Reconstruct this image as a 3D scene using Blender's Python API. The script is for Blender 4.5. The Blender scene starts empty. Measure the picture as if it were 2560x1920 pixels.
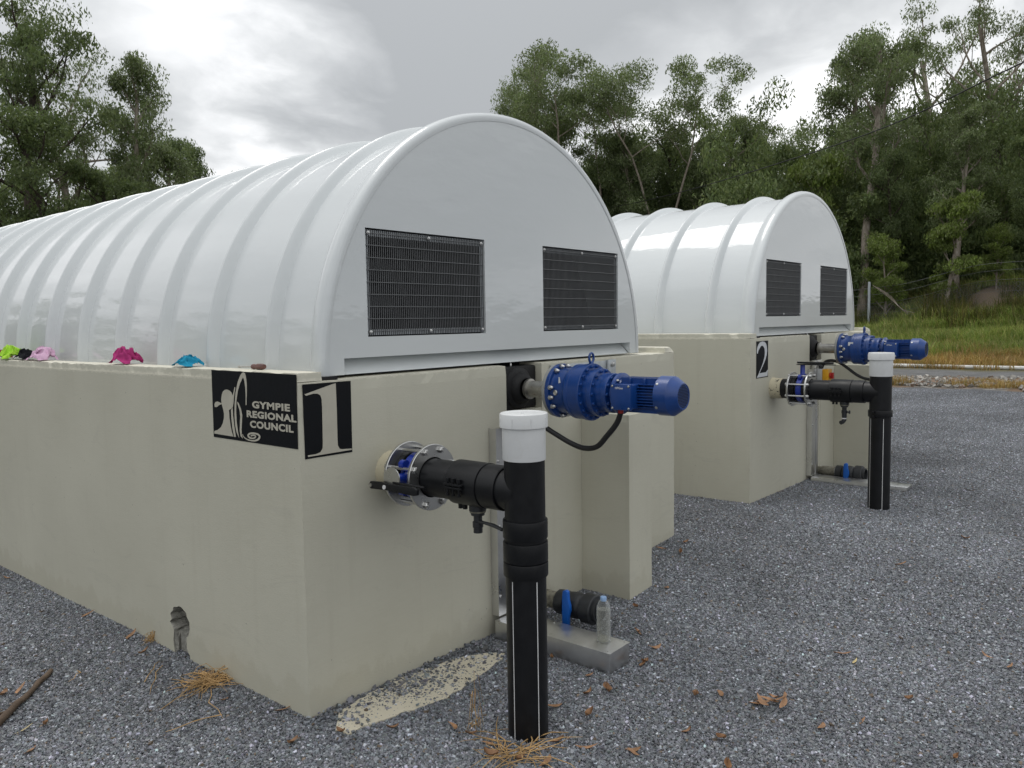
import bpy, bmesh, math, random
import numpy as np
from mathutils import Vector, Matrix, noise as mnoise

PI = math.pi
SC = bpy.context.scene
COL = SC.collection

# ------------------------------------------------------------------ camera
cam_data = bpy.data.cameras.new('camera')
cam = bpy.data.objects.new('camera', cam_data)
COL.objects.link(cam)
CAM = Vector((-1.8204, -2.5644, 1.55))
_r = Vector((0.63596899, -0.77153817, -0.01650175))
_u = Vector((0.06974691, 0.03616948, 0.99690879))
_f = Vector((0.76855632, 0.63515402, -0.07681508))
cam.matrix_world = Matrix(((_r.x, _u.x, -_f.x, CAM.x), (_r.y, _u.y, -_f.y, CAM.y), (_r.z, _u.z, -_f.z, CAM.z), (0, 0, 0, 1)))
cam_data.sensor_fit = 'HORIZONTAL'
cam_data.sensor_width = 36.0
cam_data.lens = 36.0 * 1996.69 / 2560.0
cam_data.clip_start = 0.05
cam_data.clip_end = 2000.0
SC.camera = cam

# ------------------------------------------------------------------ sky and sun
SUN_EL, SUN_AZ = math.radians(70), math.radians(15)      # azimuth from +y towards +x
world = bpy.data.worlds.new('World')
SC.world = world
world.use_nodes = True
world.cycles.sampling_method = 'MANUAL'
world.cycles.sample_map_resolution = 512


def sky_nodes():
    nt = world.node_tree
    nt.nodes.clear()
    N, L = nt.nodes.new, nt.links.new
    out = N('ShaderNodeOutputWorld')
    bg = N('ShaderNodeBackground')
    bg.inputs['Strength'].default_value = 0.1
    L(bg.outputs[0], out.inputs[0])
    sky = N('ShaderNodeTexSky')
    sky.sky_type = 'NISHITA'
    sky.sun_disc = False
    sky.sun_elevation = SUN_EL
    sky.sun_rotation = SUN_AZ
    tc = N('ShaderNodeTexCoord')
    sep = N('ShaderNodeSeparateXYZ')
    L(tc.outputs['Generated'], sep.inputs[0])

    def M(op, a, b=None, c=None):
        m = N('ShaderNodeMath')
        m.operation = op
        for i, v in enumerate((a, b, c)):
            if v is None:
                continue
            if isinstance(v, (int, float)):
                m.inputs[i].default_value = v
            else:
                L(v, m.inputs[i])
        return m.outputs[0]
    zc = M('MAXIMUM', sep.outputs[2], 0.0)
    den = M('ADD', zc, 0.22)
    cx = M('DIVIDE', sep.outputs[0], den)
    cy = M('DIVIDE', sep.outputs[1], den)
    comb = N('ShaderNodeCombineXYZ')
    L(cx, comb.inputs[0])
    L(cy, comb.inputs[1])

    def noise(vec, scale, detail, rough, off, dist=0.0):
        mp = N('ShaderNodeMapping')
        mp.inputs['Location'].default_value = off
        L(vec, mp.inputs['Vector'])
        n = N('ShaderNodeTexNoise')
        n.inputs['Scale'].default_value = scale
        n.inputs['Detail'].default_value = detail
        n.inputs['Roughness'].default_value = rough
        n.inputs['Distortion'].default_value = dist
        L(mp.outputs[0], n.inputs['Vector'])
        return n
    warp = noise(comb.outputs[0], 1.1, 4, 0.5, (3.1, 7.7, 0))
    wv = N('ShaderNodeVectorMath')
    wv.operation = 'MULTIPLY_ADD'
    L(warp.outputs['Color'], wv.inputs[0])
    wv.inputs[1].default_value = (0.5, 0.5, 0.5)
    L(comb.outputs[0], wv.inputs[2])
    n1 = noise(wv.outputs[0], 0.62, 6, 0.42, (1.3, 4.2, 0), 0.2)
    n2 = noise(wv.outputs[0], 2.0, 7, 0.54, (6.3, 0.2, 0), 0.3)
    dens = M('ADD', M('MULTIPLY_ADD', n2.outputs['Fac'], 0.85, -0.425), M('MULTIPLY_ADD', n1.outputs['Fac'], 1.25, -0.105))
    wn = N('ShaderNodeVectorMath')
    wn.operation = 'MULTIPLY_ADD'
    L(n2.outputs['Color'], wn.inputs[0])
    wn.inputs[1].default_value = (0.34, 0.34, 0.34)
    L(tc.outputs['Generated'], wn.inputs[2])
    # two thin openings in the cloud deck and its heavy centre, all ragged by the same noise
    for (b, el, rad, amp) in ((28.0, 17.0, 14.0, -0.14), (33.0, 13.0, 6.0, -0.12), (68.5, 14.5, 8.0, -0.30), (79.0, 16.0, 8.0, -0.22), (56.0, 25.0, 15.0, 0.30), (43.5, 17.0, 8.0, 0.20)):
        br, er = math.radians(b), math.radians(el)
        d = (math.sin(br) * math.cos(er), math.cos(br) * math.cos(er), math.sin(er))
        sub = N('ShaderNodeVectorMath')
        sub.operation = 'DISTANCE'
        L(wn.outputs[0], sub.inputs[0])
        sub.inputs[1].default_value = (d[0] + 0.17, d[1] + 0.17, d[2] + 0.17)
        mr = N('ShaderNodeMapRange')
        mr.interpolation_type = 'SMOOTHSTEP'
        mr.inputs['From Min'].default_value = 0.0
        mr.inputs['From Max'].default_value = 2 * math.sin(math.radians(rad))
        mr.inputs['To Min'].default_value = amp
        mr.inputs['To Max'].default_value = 0.0
        L(sub.outputs['Value'], mr.inputs['Value'])
        dens = M('ADD', dens, mr.outputs[0])
    ramp = N('ShaderNodeValToRGB')
    cr = ramp.color_ramp
    stops = ((0.24, (8.3, 8.3, 8.35)), (0.38, (6.7, 6.75, 6.8)), (0.50, (5.0, 5.1, 5.15)), (0.62, (4.0, 4.1, 4.17)), (0.82, (3.05, 3.15, 3.22)))
    while len(cr.elements) < len(stops):
        cr.elements.new(0.5)
    for e, (p, c) in zip(cr.elements, stops):
        e.position = p
        e.color = (c[0] / 10, c[1] / 10, c[2] / 10, 1)
    L(dens, ramp.inputs[0])
    # overcast luminance: brighter overhead than at the horizon
    lum = M('MULTIPLY_ADD', zc, 8.0, 9.6)
    sc = N('ShaderNodeVectorMath')
    sc.operation = 'SCALE'
    L(ramp.outputs[0], sc.inputs[0])
    L(lum, sc.inputs['Scale'])
    mix = N('ShaderNodeMix')
    mix.data_type = 'RGBA'
    mix.inputs['Factor'].default_value = 0.95
    L(sky.outputs[0], mix.inputs['A'])
    L(sc.outputs[0], mix.inputs['B'])
    L(mix.outputs['Result'], bg.inputs['Color'])


sky_nodes()
sun_data = bpy.data.lights.new('sun', 'SUN')
sun_data.energy = 0.65
sun_data.angle = math.radians(28)
sun_data.color = (1.0, 0.965, 0.92)
sun = bpy.data.objects.new('sun', sun_data)
COL.objects.link(sun)
_sd = Vector((math.sin(SUN_AZ) * math.cos(SUN_EL), math.cos(SUN_AZ) * math.cos(SUN_EL), math.sin(SUN_EL)))
sun.rotation_euler = _sd.to_track_quat('Z', 'Y').to_euler()
sun.location = (6, -6, 20)

SC.view_settings.view_transform = 'Standard'
SC.view_settings.look = 'None'
SC.view_settings.gamma = 1.0
SC.view_settings.use_curve_mapping = False
SC.view_settings.exposure = 0.42
SC.render.engine = 'CYCLES'
SC.cycles.use_denoising = True
SC.cycles.max_bounces = 6
SC.cycles.diffuse_bounces = 4
SC.cycles.glossy_bounces = 3
SC.cycles.transparent_max_bounces = 12
SC.cycles.caustics_reflective = False
SC.cycles.caustics_refractive = False


# ------------------------------------------------------------------ materials
class Mat:
    """small node-graph builder"""

    def __init__(self, name):
        self.m = bpy.data.materials.new(name)
        self.m.use_nodes = True
        self.nt = self.m.node_tree
        self.b = self.nt.nodes['Principled BSDF']
        self.out = self.nt.nodes['Material Output']
        self._pos = None

    def N(self, t):
        return self.nt.nodes.new(t)

    def L(self, a, b):
        self.nt.links.new(a, b)

    def pos(self, scale=(1, 1, 1), coord='Object'):
        tc = self.N('ShaderNodeTexCoord')
        mp = self.N('ShaderNodeMapping')
        mp.inputs['Scale'].default_value = scale
        self.L(tc.outputs[coord], mp.inputs['Vector'])
        return mp.outputs[0]

    def wpos(self, scale=(1, 1, 1)):
        g = self.N('ShaderNodeNewGeometry')
        mp = self.N('ShaderNodeMapping')
        mp.inputs['Scale'].default_value = scale
        self.L(g.outputs['Position'], mp.inputs['Vector'])
        return mp.outputs[0]

    def noise(self, vec, scale, detail=4, rough=0.55, dist=0.0):
        n = self.N('ShaderNodeTexNoise')
        n.inputs['Scale'].default_value = scale
        n.inputs['Detail'].default_value = detail
        n.inputs['Roughness'].default_value = rough
        n.inputs['Distortion'].default_value = dist
        self.L(vec, n.inputs['Vector'])
        return n

    def voronoi(self, vec, scale, feature='F1'):
        n = self.N('ShaderNodeTexVoronoi')
        n.feature = feature
        n.inputs['Scale'].default_value = scale
        self.L(vec, n.inputs['Vector'])
        return n

    def ramp(self, fac, stops, interp='LINEAR'):
        r = self.N('ShaderNodeValToRGB')
        r.color_ramp.interpolation = interp
        while len(r.color_ramp.elements) < len(stops):
            r.color_ramp.elements.new(0.5)
        for e, (p, c) in zip(r.color_ramp.elements, stops):
            e.position = p
            e.color = (c, c, c, 1) if isinstance(c, (int, float)) else (*c, 1)
        self.L(fac, r.inputs[0])
        return r.outputs[0]

    def mix(self, fac, a, b, mode='MIX'):
        m = self.N('ShaderNodeMix')
        m.data_type = 'RGBA'
        m.blend_type = mode
        for key, v in (('Factor', fac), ('A', a), ('B', b)):
            if isinstance(v, (int, float)):
                m.inputs[key].default_value = v
            elif isinstance(v, tuple):
                m.inputs[key].default_value = (*v, 1)
            else:
                self.L(v, m.inputs[key])
        return m.outputs['Result']

    def math(self, op, a, b=None):
        m = self.N('ShaderNodeMath')
        m.operation = op
        for i, v in enumerate((a, b)):
            if v is None:
                continue
            if isinstance(v, (int, float)):
                m.inputs[i].default_value = v
            else:
                self.L(v, m.inputs[i])
        return m.outputs[0]

    def attr(self, name='Col'):
        a = self.N('ShaderNodeAttribute')
        a.attribute_name = name
        return a.outputs['Color']

    def color(self, c):
        if isinstance(c, tuple):
            self.b.inputs['Base Color'].default_value = (*c, 1)
        else:
            self.L(c, self.b.inputs['Base Color'])
        return self

    def set(self, rough=None, metal=None, spec=None, coat=None, coat_rough=None):
        for k, v in (('Roughness', rough), ('Metallic', metal), ('Specular IOR Level', spec), ('Coat Weight', coat), ('Coat Roughness', coat_rough)):
            if v is None:
                continue
            if isinstance(v, (int, float)):
                self.b.inputs[k].default_value = v
            else:
                self.L(v, self.b.inputs[k])
        return self

    def bump(self, h, strength=0.3, dist=0.01):
        n = self.N('ShaderNodeBump')
        n.inputs['Strength'].default_value = strength
        n.inputs['Distance'].default_value = dist
        self.L(h, n.inputs['Height'])
        self.L(n.outputs[0], self.b.inputs['Normal'])
        return self


MATS = {}


def concrete_paint():
    m = Mat('cream_painted_concrete')
    p = m.wpos()
    big = m.noise(p, 1.7, 6, 0.6)
    c = m.ramp(big.outputs['Fac'], ((0.3, (0.528, 0.51, 0.415)), (0.5, (0.552, 0.535, 0.44)), (0.72, (0.575, 0.558, 0.46))))
    # brushed, slightly streaky paint
    st = m.noise(m.wpos((3, 3, 26)), 3.0, 4, 0.6)
    c = m.mix(m.ramp(st.outputs['Fac'], ((0.35, 0.0), (0.75, 0.35))), c, (0.60, 0.583, 0.488))
    drip = m.noise(m.wpos((14, 14, 0.9)), 1.0, 4, 0.65)
    c = m.mix(m.ramp(drip.outputs['Fac'], ((0.55, 0.0), (0.80, 0.20))), c, (0.42, 0.395, 0.31))
    # long faint rubbed smears
    sm = m.noise(m.wpos((1.1, 1.1, 4.2)), 1.5, 6, 0.72, 1.6)
    c = m.mix(m.ramp(sm.outputs['Fac'], ((0.60, 0.0), (0.64, 0.20), (0.67, 0.03), (0.71, 0.16))), c, (0.40, 0.385, 0.33))
    # pits and small pale scuffs
    v = m.voronoi(p, 19.0)
    gate = m.noise(p, 3.3, 2, 0.5)
    pit = m.math('MULTIPLY', m.ramp(v.outputs['Distance'], ((0.03, 1.0), (0.07, 0.0))), m.ramp(gate.outputs['Fac'], ((0.54, 0.0), (0.60, 1.0))))
    c = m.mix(pit, c, (0.20, 0.19, 0.16))
    sc = m.noise(m.wpos((9, 9, 4)), 6.0, 5, 0.7, 1.2)
    c = m.mix(m.ramp(sc.outputs['Fac'], ((0.73, 0.0), (0.76, 0.55))), c, (0.68, 0.66, 0.58))
    scr = m.noise(m.wpos((22, 22, 5)), 2.6, 3, 0.8, 3.0)
    c = m.mix(m.ramp(scr.outputs['Fac'], ((0.70, 0.0), (0.73, 0.4))), c, (0.30, 0.29, 0.27))
    # paint knocked off along the top edges
    lo = m.N('ShaderNodeSeparateXYZ')
    m.L(m.pos(), lo.inputs[0])
    zt = m.math('ADD', lo.outputs[2], m.math('MULTIPLY', m.math('SUBTRACT', m.noise(m.pos((26, 26, 40)), 1.0, 5, 0.7).outputs['Fac'], 0.5), 0.05))
    edge = m.math('ADD', m.ramp(m.math('SUBTRACT', zt, 0.9), ((0.426, 0.0), (0.431, 1.0), (0.440, 1.0), (0.446, 0.0))), m.ramp(m.math('SUBTRACT', zt, 0.9), ((0.462, 0.0), (0.466, 1.0))))
    c = m.mix(m.math('MULTIPLY', edge, 0.75), c, (0.70, 0.67, 0.56))
    # splashed dirt low on the wall
    sep = m.N('ShaderNodeSeparateXYZ')
    m.L(p, sep.inputs[0])
    low = m.math('ADD', m.ramp(sep.outputs[2], ((0.02, 0.75), (0.30, 0.0))), m.math('MULTIPLY', m.noise(m.wpos((6, 6, 3)), 2.0, 5, 0.6).outputs['Fac'], 0.9))
    c = m.mix(m.ramp(low, ((0.90, 0.0), (1.5, 0.28))), c, (0.44, 0.415, 0.32))
    m.color(c).set(rough=m.ramp(big.outputs['Fac'], ((0.3, 0.42), (0.7, 0.6))), spec=0.35)
    h = m.math('ADD', m.math('MULTIPLY', m.noise(m.wpos((14, 14, 40)), 4, 5, 0.6).outputs['Fac'], 0.6), m.math('MULTIPLY', pit, -0.8))
    h = m.math('ADD', h, m.math('MULTIPLY', m.noise(p, 11, 3, 0.5).outputs['Fac'], 0.5))
    m.bump(h, 0.13, 0.012)
    return m.m


def raw_concrete():
    m = Mat('raw_grey_concrete')
    p = m.wpos()
    n = m.noise(p, 38, 6, 0.65)
    m.color(m.ramp(n.outputs['Fac'], ((0.3, (0.20, 0.195, 0.17)), (0.55, (0.36, 0.35, 0.31)), (0.75, (0.52, 0.50, 0.45))))).set(rough=0.95)
    m.bump(n.outputs['Fac'], 0.8, 0.02)
    return m.m


def gelcoat():
    m = Mat('white_gelcoat')
    p = m.wpos()
    n = m.noise(p, 0.9, 4, 0.5)
    c = m.ramp(n.outputs['Fac'], ((0.3, (0.635, 0.665, 0.672)), (0.7, (0.665, 0.692, 0.698))))
    # dried water runs and scuffs
    s = m.noise(m.wpos((2.2, 2.2, 1.3)), 1.7, 5, 0.6, 0.5)
    c = m.mix(m.ramp(s.outputs['Fac'], ((0.66, 0.0), (0.80, 0.25))), c, (0.74, 0.76, 0.77))
    d = m.noise(m.wpos((3, 3, 10)), 2.0, 5, 0.65)
    c = m.mix(m.ramp(d.outputs['Fac'], ((0.62, 0.0), (0.88, 0.15))), c, (0.50, 0.53, 0.53))
    m.color(c)
    m.set(rough=0.35, spec=0.3, coat=1.0, coat_rough=m.ramp(s.outputs['Fac'], ((0.50, 0.02), (0.78, 0.16))))
    w = m.noise(m.wpos((1.2, 1.0, 3.4)), 2.6, 3, 0.55)
    m.bump(w.outputs['Fac'], 0.045, 0.05)
    bn = [n for n in m.nt.nodes if n.type == 'BUMP'][0]
    m.L(bn.outputs[0], m.b.inputs['Coat Normal'])
    return m.m


def simple(name, col, rough=0.5, metal=0.0, spec=0.5, var=0.12, nscale=9.0, bump=0.0, bscale=60.0, dirt=None, coat=0.0):
    m = Mat(name)
    p = m.pos()
    n = m.noise(p, nscale, 5, 0.6)
    lo = tuple(max(0, x * (1 - var)) for x in col)
    hi = tuple(min(1, x * (1 + var)) for x in col)
    c = m.ramp(n.outputs['Fac'], ((0.3, lo), (0.7, hi)))
    if dirt:
        d = m.noise(p, nscale * 2.3, 6, 0.7, 0.6)
        c = m.mix(m.ramp(d.outputs['Fac'], ((0.55, 0.0), (0.72, dirt[1]))), c, dirt[0])
    m.color(c).set(rough=m.ramp(n.outputs['Fac'], ((0.3, max(0.03, rough - 0.07)), (0.7, min(1, rough + 0.1)))), metal=metal, spec=spec, coat=coat, coat_rough=0.15)
    if bump:
        m.bump(m.noise(p, bscale, 4, 0.6).outputs['Fac'], bump, 0.004)
    return m.m


def overspray():
    m = Mat('cream_oversprayed_black_pipe')
    p = m.pos()
    n = m.noise(p, 26, 4, 0.7, 1.0)
    m.color(m.ramp(n.outputs['Fac'], ((0.37, (0.012, 0.012, 0.012)), (0.40, (0.55, 0.50, 0.36))))).set(rough=0.6)
    return m.m


def leaf_mat(name, tr=0.45, patch=0.0):
    m = Mat(name)
    c = m.attr('Col')
    if patch:
        n = m.noise(m.wpos(), 0.55, 5, 0.65)
        c = m.mix(1.0, c, m.ramp(n.outputs['Fac'], ((0.3, (1 - patch, 1 - patch * 1.1, 1 - patch)), (0.7, (1 + patch, 1 + patch * 0.8, 1.0)))), 'MULTIPLY')
    m.color(c).set(rough=0.5, spec=0.35)
    t = m.N('ShaderNodeBsdfTranslucent')
    m.L(m.mix(0.3, c, (0.20, 0.26, 0.04)), t.inputs['Color'])
    mx = m.N('ShaderNodeMixShader')
    mx.inputs[0].default_value = tr
    m.L(m.b.outputs[0], mx.inputs[1])
    m.L(t.outputs[0], mx.inputs[2])
    m.L(mx.outputs[0], m.out.inputs['Surface'])
    return m.m


def attr_mat(name, rough=0.8, spec=0.3, spread=0.0):
    m = Mat(name)
    c = m.attr('Col')
    if spread:
        n = m.noise(m.wpos(), 0.7, 4, 0.6)
        c = m.mix(1.0, c, m.ramp(n.outputs['Fac'], ((0.3, 1 - spread), (0.7, 1 + spread * 0.6))), 'MULTIPLY')
    m.color(c).set(rough=rough, spec=spec)
    return m.m


def ground_mat():
    m = Mat('ground_gravel_and_soil')
    p = m.wpos()
    sep = m.N('ShaderNodeSeparateXYZ')
    m.L(p, sep.inputs[0])
    wob = m.math('MULTIPLY', m.math('SUBTRACT', m.noise(p, 0.35, 6, 0.65).outputs['Fac'], 0.5), 3.2)
    x = m.math('ADD', sep.outputs[0], wob)
    v = m.voronoi(p, 70.0)
    gv = m.ramp(m.math('ADD', m.math('MULTIPLY', v.outputs['Color'], 1.0), 0.0), ((0.1, (0.06, 0.063, 0.07)), (0.55, (0.14, 0.145, 0.155)), (0.93, (0.26, 0.265, 0.275)), (1.0, (0.55, 0.55, 0.55))))
    patch = m.noise(p, 0.5, 5, 0.6)
    gv = m.mix(1.0, gv, m.ramp(patch.outputs['Fac'], ((0.3, 0.75), (0.7, 1.2))), 'MULTIPLY')
    rk = m.voronoi(p, 6.0)
    rock = m.ramp(rk.outputs['Color'], ((0.2, (0.10, 0.09, 0.075)), (0.6, (0.20, 0.185, 0.16)), (0.95, (0.34, 0.32, 0.29))))
    rn = m.noise(p, 1.3, 6, 0.7)
    rock = m.mix(m.ramp(rn.outputs['Fac'], ((0.48, 0.0), (0.6, 0.8))), rock, (0.21, 0.13, 0.075))
    slab = m.ramp(m.noise(p, 2.0, 6, 0.65).outputs['Fac'], ((0.3, (0.13, 0.13, 0.13)), (0.7, (0.21, 0.21, 0.21))))
    soil = m.ramp(rn.outputs['Fac'], ((0.3, (0.10, 0.085, 0.045)), (0.7, (0.16, 0.15, 0.07))))
    c = m.mix(m.ramp(m.math('MULTIPLY', x, 0.01), ((0.157, 0.0), (0.159, 1.0))), gv, rock)
    c = m.mix(m.ramp(m.math('MULTIPLY', x, 0.01), ((0.176, 0.0), (0.181, 1.0))), c, slab)
    c = m.mix(m.ramp(m.math('MULTIPLY', x, 0.01), ((0.212, 0.0), (0.217, 1.0))), c, soil)
    # bare earth scar on the bank
    d = m.N('ShaderNodeVectorMath')
    d.operation = 'DISTANCE'
    m.L(m.wpos((1, 1, 0)), d.inputs[0])
    d.inputs[1].default_value = (32.4, 2.5, 0)
    scar = m.math('ADD', d.outputs['Value'], m.math('MULTIPLY', wob, 0.8))
    c = m.mix(m.ramp(m.math('MULTIPLY', scar, 0.1), ((0.14, 1.0), (0.22, 0.0))), c, (0.22, 0.165, 0.12))
    # leaf litter and grass behind the tanks
    far = m.ramp(m.math('MULTIPLY', m.math('ADD', sep.outputs[1], wob), 0.01), ((0.10, 0.0), (0.12, 1.0)))
    c = m.mix(far, c, m.ramp(rn.outputs['Fac'], ((0.3, (0.05, 0.055, 0.02)), (0.7, (0.11, 0.09, 0.045)))))
    m.color(c).set(rough=0.85, spec=0.3)
    m.bump(m.math('ADD', v.outputs['Distance'], m.math('MULTIPLY', rk.outputs['Distance'], 2.0)), 0.6, 0.03)
    return m.m


def bark_mat(name, a, b, c3):
    m = Mat(name)
    n = m.noise(m.pos((3.5, 3.5, 0.8)), 2.0, 6, 0.65)
    m.color(m.ramp(n.outputs['Fac'], ((0.3, a), (0.55, b), (0.75, c3)))).set(rough=0.85, spec=0.2)
    return m.m


def chain_mesh_mat():
    m = simple('galvanised_wire', (0.16, 0.165, 0.17), 0.6, 0.5)
    return m


MATS['paint'] = concrete_paint()
MATS['raw'] = raw_concrete()
MATS['gel'] = gelcoat()
MATS['overspray'] = overspray()
MATS['blackpe'] = simple('black_polyethylene', (0.0055, 0.006, 0.0075), 0.40, 0, 0.35, 0.3, 14, 0.10, 90, ((0.02, 0.02, 0.02), 0.25))
MATS['rubber'] = simple('black_rubber', (0.008, 0.008, 0.009), 0.6, 0, 0.35, 0.4, 20, 0.3, 40, ((0.035, 0.032, 0.03), 0.35))
MATS['whitepvc'] = simple('white_pvc', (0.70, 0.71, 0.71), 0.38, 0, 0.5, 0.05, 6, 0.0, 40, ((0.55, 0.54, 0.50), 0.25))
MATS['ground_pvc'] = simple('weathered_white_pvc', (0.72, 0.72, 0.70), 0.55, 0, 0.4, 0.1, 3, 0.0, 40, ((0.45, 0.40, 0.32), 0.5))
MATS['stripe'] = simple('white_stripe', (0.75, 0.75, 0.75), 0.5)
MATS['steel'] = simple('brushed_stainless_steel', (0.56, 0.56, 0.55), 0.30, 1.0, 0.5, 0.05, 12, 0.03, 120)
MATS['sheet'] = simple('dull_stainless_sheet', (0.72, 0.72, 0.715), 0.30, 1.0, 0.5, 0.06, 6, 0.03, 90, ((0.42, 0.41, 0.39), 0.25))
MATS['galv'] = simple('galvanised_steel', (0.52, 0.55, 0.57), 0.5, 0.7, 0.5, 0.15, 22)
MATS['greyiron'] = simple('grey_adapter_plate', (0.34, 0.35, 0.34), 0.55, 0.3, 0.5, 0.12, 30, 0, 0, ((0.26, 0.13, 0.06), 0.5))
MATS['shaft'] = simple('greased_steel_shaft', (0.42, 0.41, 0.38), 0.35, 0.9, 0.5, 0.15, 30, 0, 0, ((0.16, 0.08, 0.04), 0.7))
MATS['blue'] = simple('dark_blue_machine_paint', (0.006, 0.048, 0.22), 0.32, 0, 0.5, 0.16, 10, 0.1, 70, ((0.006, 0.02, 0.07), 0.4), 0.2)
MATS['valveblue'] = simple('bright_blue_epoxy', (0.008, 0.035, 0.32), 0.3, 0, 0.5, 0.1, 12, 0, 0, None, 0.3)
MATS['handleblue'] = simple('mid_blue_plastic', (0.008, 0.115, 0.50), 0.4, 0, 0.5, 0.06, 8)
MATS['dark'] = simple('dark_opening', (0.008, 0.008, 0.009), 0.8)
MATS['media'] = simple('black_drum_media', (0.010, 0.010, 0.012), 0.7, 0, 0.3, 0.5, 18)
MATS['grating'] = simple('grating_steel', (0.17, 0.175, 0.18), 0.5, 0.4, 0.5, 0.12, 12)
MATS['signblack'] = simple('matt_black_stencil_paint', (0.004, 0.005, 0.007), 0.6, 0, 0.2, 0.25, 20, 0.15, 50)
MATS['signcream'] = simple('cream_lettering', (0.50, 0.475, 0.395), 0.55, 0, 0.35, 0.06, 14, 0.1, 60)
MATS['signwhite'] = simple('silver_white_lettering', (0.62, 0.64, 0.66), 0.5, 0, 0.4, 0.08, 14)
MATS['yellow'] = simple('yellow_plastic', (0.72, 0.36, 0.015), 0.4)
MATS['greybox'] = simple('light_grey_plastic', (0.52, 0.53, 0.53), 0.45)
MATS['red'] = simple('red_plastic', (0.42, 0.02, 0.015), 0.4)
MATS['pvcgrey'] = simple('dark_grey_pvc', (0.022, 0.024, 0.027), 0.42, 0, 0.5, 0.2, 20)
MATS['sealant'] = simple('stained_thread_sealant', (0.20, 0.19, 0.15), 0.8, 0, 0.3, 0.5, 40, 0.6, 60, ((0.45, 0.38, 0.24), 0.7))
MATS['cable'] = simple('black_cable', (0.011, 0.011, 0.012), 0.5)
MATS['capblue'] = simple('pale_blue_cap', (0.30, 0.46, 0.72), 0.4)
MATS['handle'] = simple('worn_red_brown_handle', (0.13, 0.055, 0.045), 0.5, 0, 0.5, 0.3, 60)
MATS['leaf'] = leaf_mat('gum_leaves')
MATS['grass'] = leaf_mat('grass_blades', 0.45, 0.35)
MATS['gravel'] = attr_mat('blue_grey_gravel', 0.5, 0.5, 0.34)
MATS['ground'] = ground_mat()
MATS['bark'] = bark_mat('grey_brown_gum_bark', (0.16, 0.13, 0.105), (0.33, 0.285, 0.24), (0.52, 0.48, 0.43))
MATS['darkbark'] = bark_mat('dark_ironbark', (0.03, 0.025, 0.02), (0.07, 0.055, 0.045), (0.13, 0.11, 0.09))
MATS['stick'] = bark_mat('dead_stick_bark', (0.06, 0.045, 0.035), (0.13, 0.095, 0.07), (0.22, 0.17, 0.13))
MATS['deadleaf'] = simple('dead_gum_leaf', (0.30, 0.165, 0.085), 0.6, 0, 0.4, 0.45, 30)
MATS['paleleaf'] = simple('pale_dead_leaf', (0.52, 0.42, 0.20), 0.6, 0, 0.4, 0.3, 30)
MATS['straw'] = simple('dry_straw', (0.42, 0.27, 0.12), 0.7, 0, 0.3, 0.4, 12)
MATS['fencepost'] = simple('fence_post_steel', (0.36, 0.39, 0.41), 0.5, 0.6)
MATS['wire'] = chain_mesh_mat()


def cloth(name, col):
    m = Mat(name)
    p = m.pos()
    n = m.noise(p, 30, 4, 0.6)
    m.color(m.ramp(n.outputs['Fac'], ((0.3, tuple(x * 0.75 for x in col)), (0.7, col)))).set(rough=0.95, spec=0.1)
    m.bump(m.noise(p, 260, 2, 0.5).outputs['Fac'], 0.4, 0.004)
    return m.m


def clear_mat(name, tint, body):
    """thin clear plastic: mostly see-through with a sharp skin reflection"""
    m = Mat(name)
    m.color(body).set(rough=0.12, spec=0.6)
    tr = m.N('ShaderNodeBsdfTransparent')
    tr.inputs['Color'].default_value = (*tint, 1)
    lw = m.N('ShaderNodeLayerWeight')
    lw.inputs['Blend'].default_value = 0.35
    mx = m.N('ShaderNodeMixShader')
    m.L(m.ramp(lw.outputs['Facing'], ((0.0, 0.10), (1.0, 0.62))), mx.inputs[0])
    m.L(tr.outputs[0], mx.inputs[1])
    m.L(m.b.outputs[0], mx.inputs[2])
    m.L(mx.outputs[0], m.out.inputs['Surface'])
    return m.m


MATS['bottle'] = clear_mat('clear_plastic_bottle', (0.93, 0.95, 0.96), (0.75, 0.77, 0.78))
MATS['water'] = clear_mat('bottle_water', (0.90, 0.89, 0.84), (0.60, 0.58, 0.52))


# ------------------------------------------------------------------ builders
BASE = {}          # object name -> local base point that its mesh coordinates are relative to


class Frame:
    def __init__(self, loc=(0, 0, 0), rz=0.0):
        self.loc = Vector(loc)
        self.rz = rz
        self.m = Matrix.Translation(self.loc) @ Matrix.Rotation(rz, 4, 'Z')


WORLD = Frame()
T1 = Frame()
T2 = Frame((4.0104, -0.1007, 0.0650), -0.0128)


def tag(o, label=None, cat=None, group=None, kind=None):
    for k, v in (('label', label), ('category', cat), ('group', group), ('kind', kind)):
        if v:
            o[k] = v
    return o


def thing(name, label, cat, base, fr=WORLD, group=None):
    o = bpy.data.objects.new(name, None)
    o.empty_display_size = 0.1
    COL.objects.link(o)
    o.location = fr.m @ Vector(base)
    o.rotation_euler = (0, 0, fr.rz)
    BASE[o.name] = Vector(base)
    tag(o, label, cat, group)
    return o


def link_mesh(name, me, mat, parent=None, fr=WORLD, base=None):
    o = bpy.data.objects.new(name, me)
    COL.objects.link(o)
    if mat and not me.materials:
        me.materials.append(MATS[mat] if isinstance(mat, str) else mat)
    if parent is not None:
        o.parent = parent
        BASE[o.name] = BASE[parent.name]
    else:
        b = Vector(base if base is not None else (0, 0, 0))
        o.location = fr.m @ b
        o.rotation_euler = (0, 0, fr.rz)
        BASE[o.name] = b
    return o


def axis_frame(d):
    d = Vector(d).normalized()
    a = Vector((0, 0, 1)) if abs(d.z) < 0.9 else Vector((1, 0, 0))
    e1 = d.cross(a).normalized()
    e2 = d.cross(e1).normalized()
    return d, e1, e2


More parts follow.
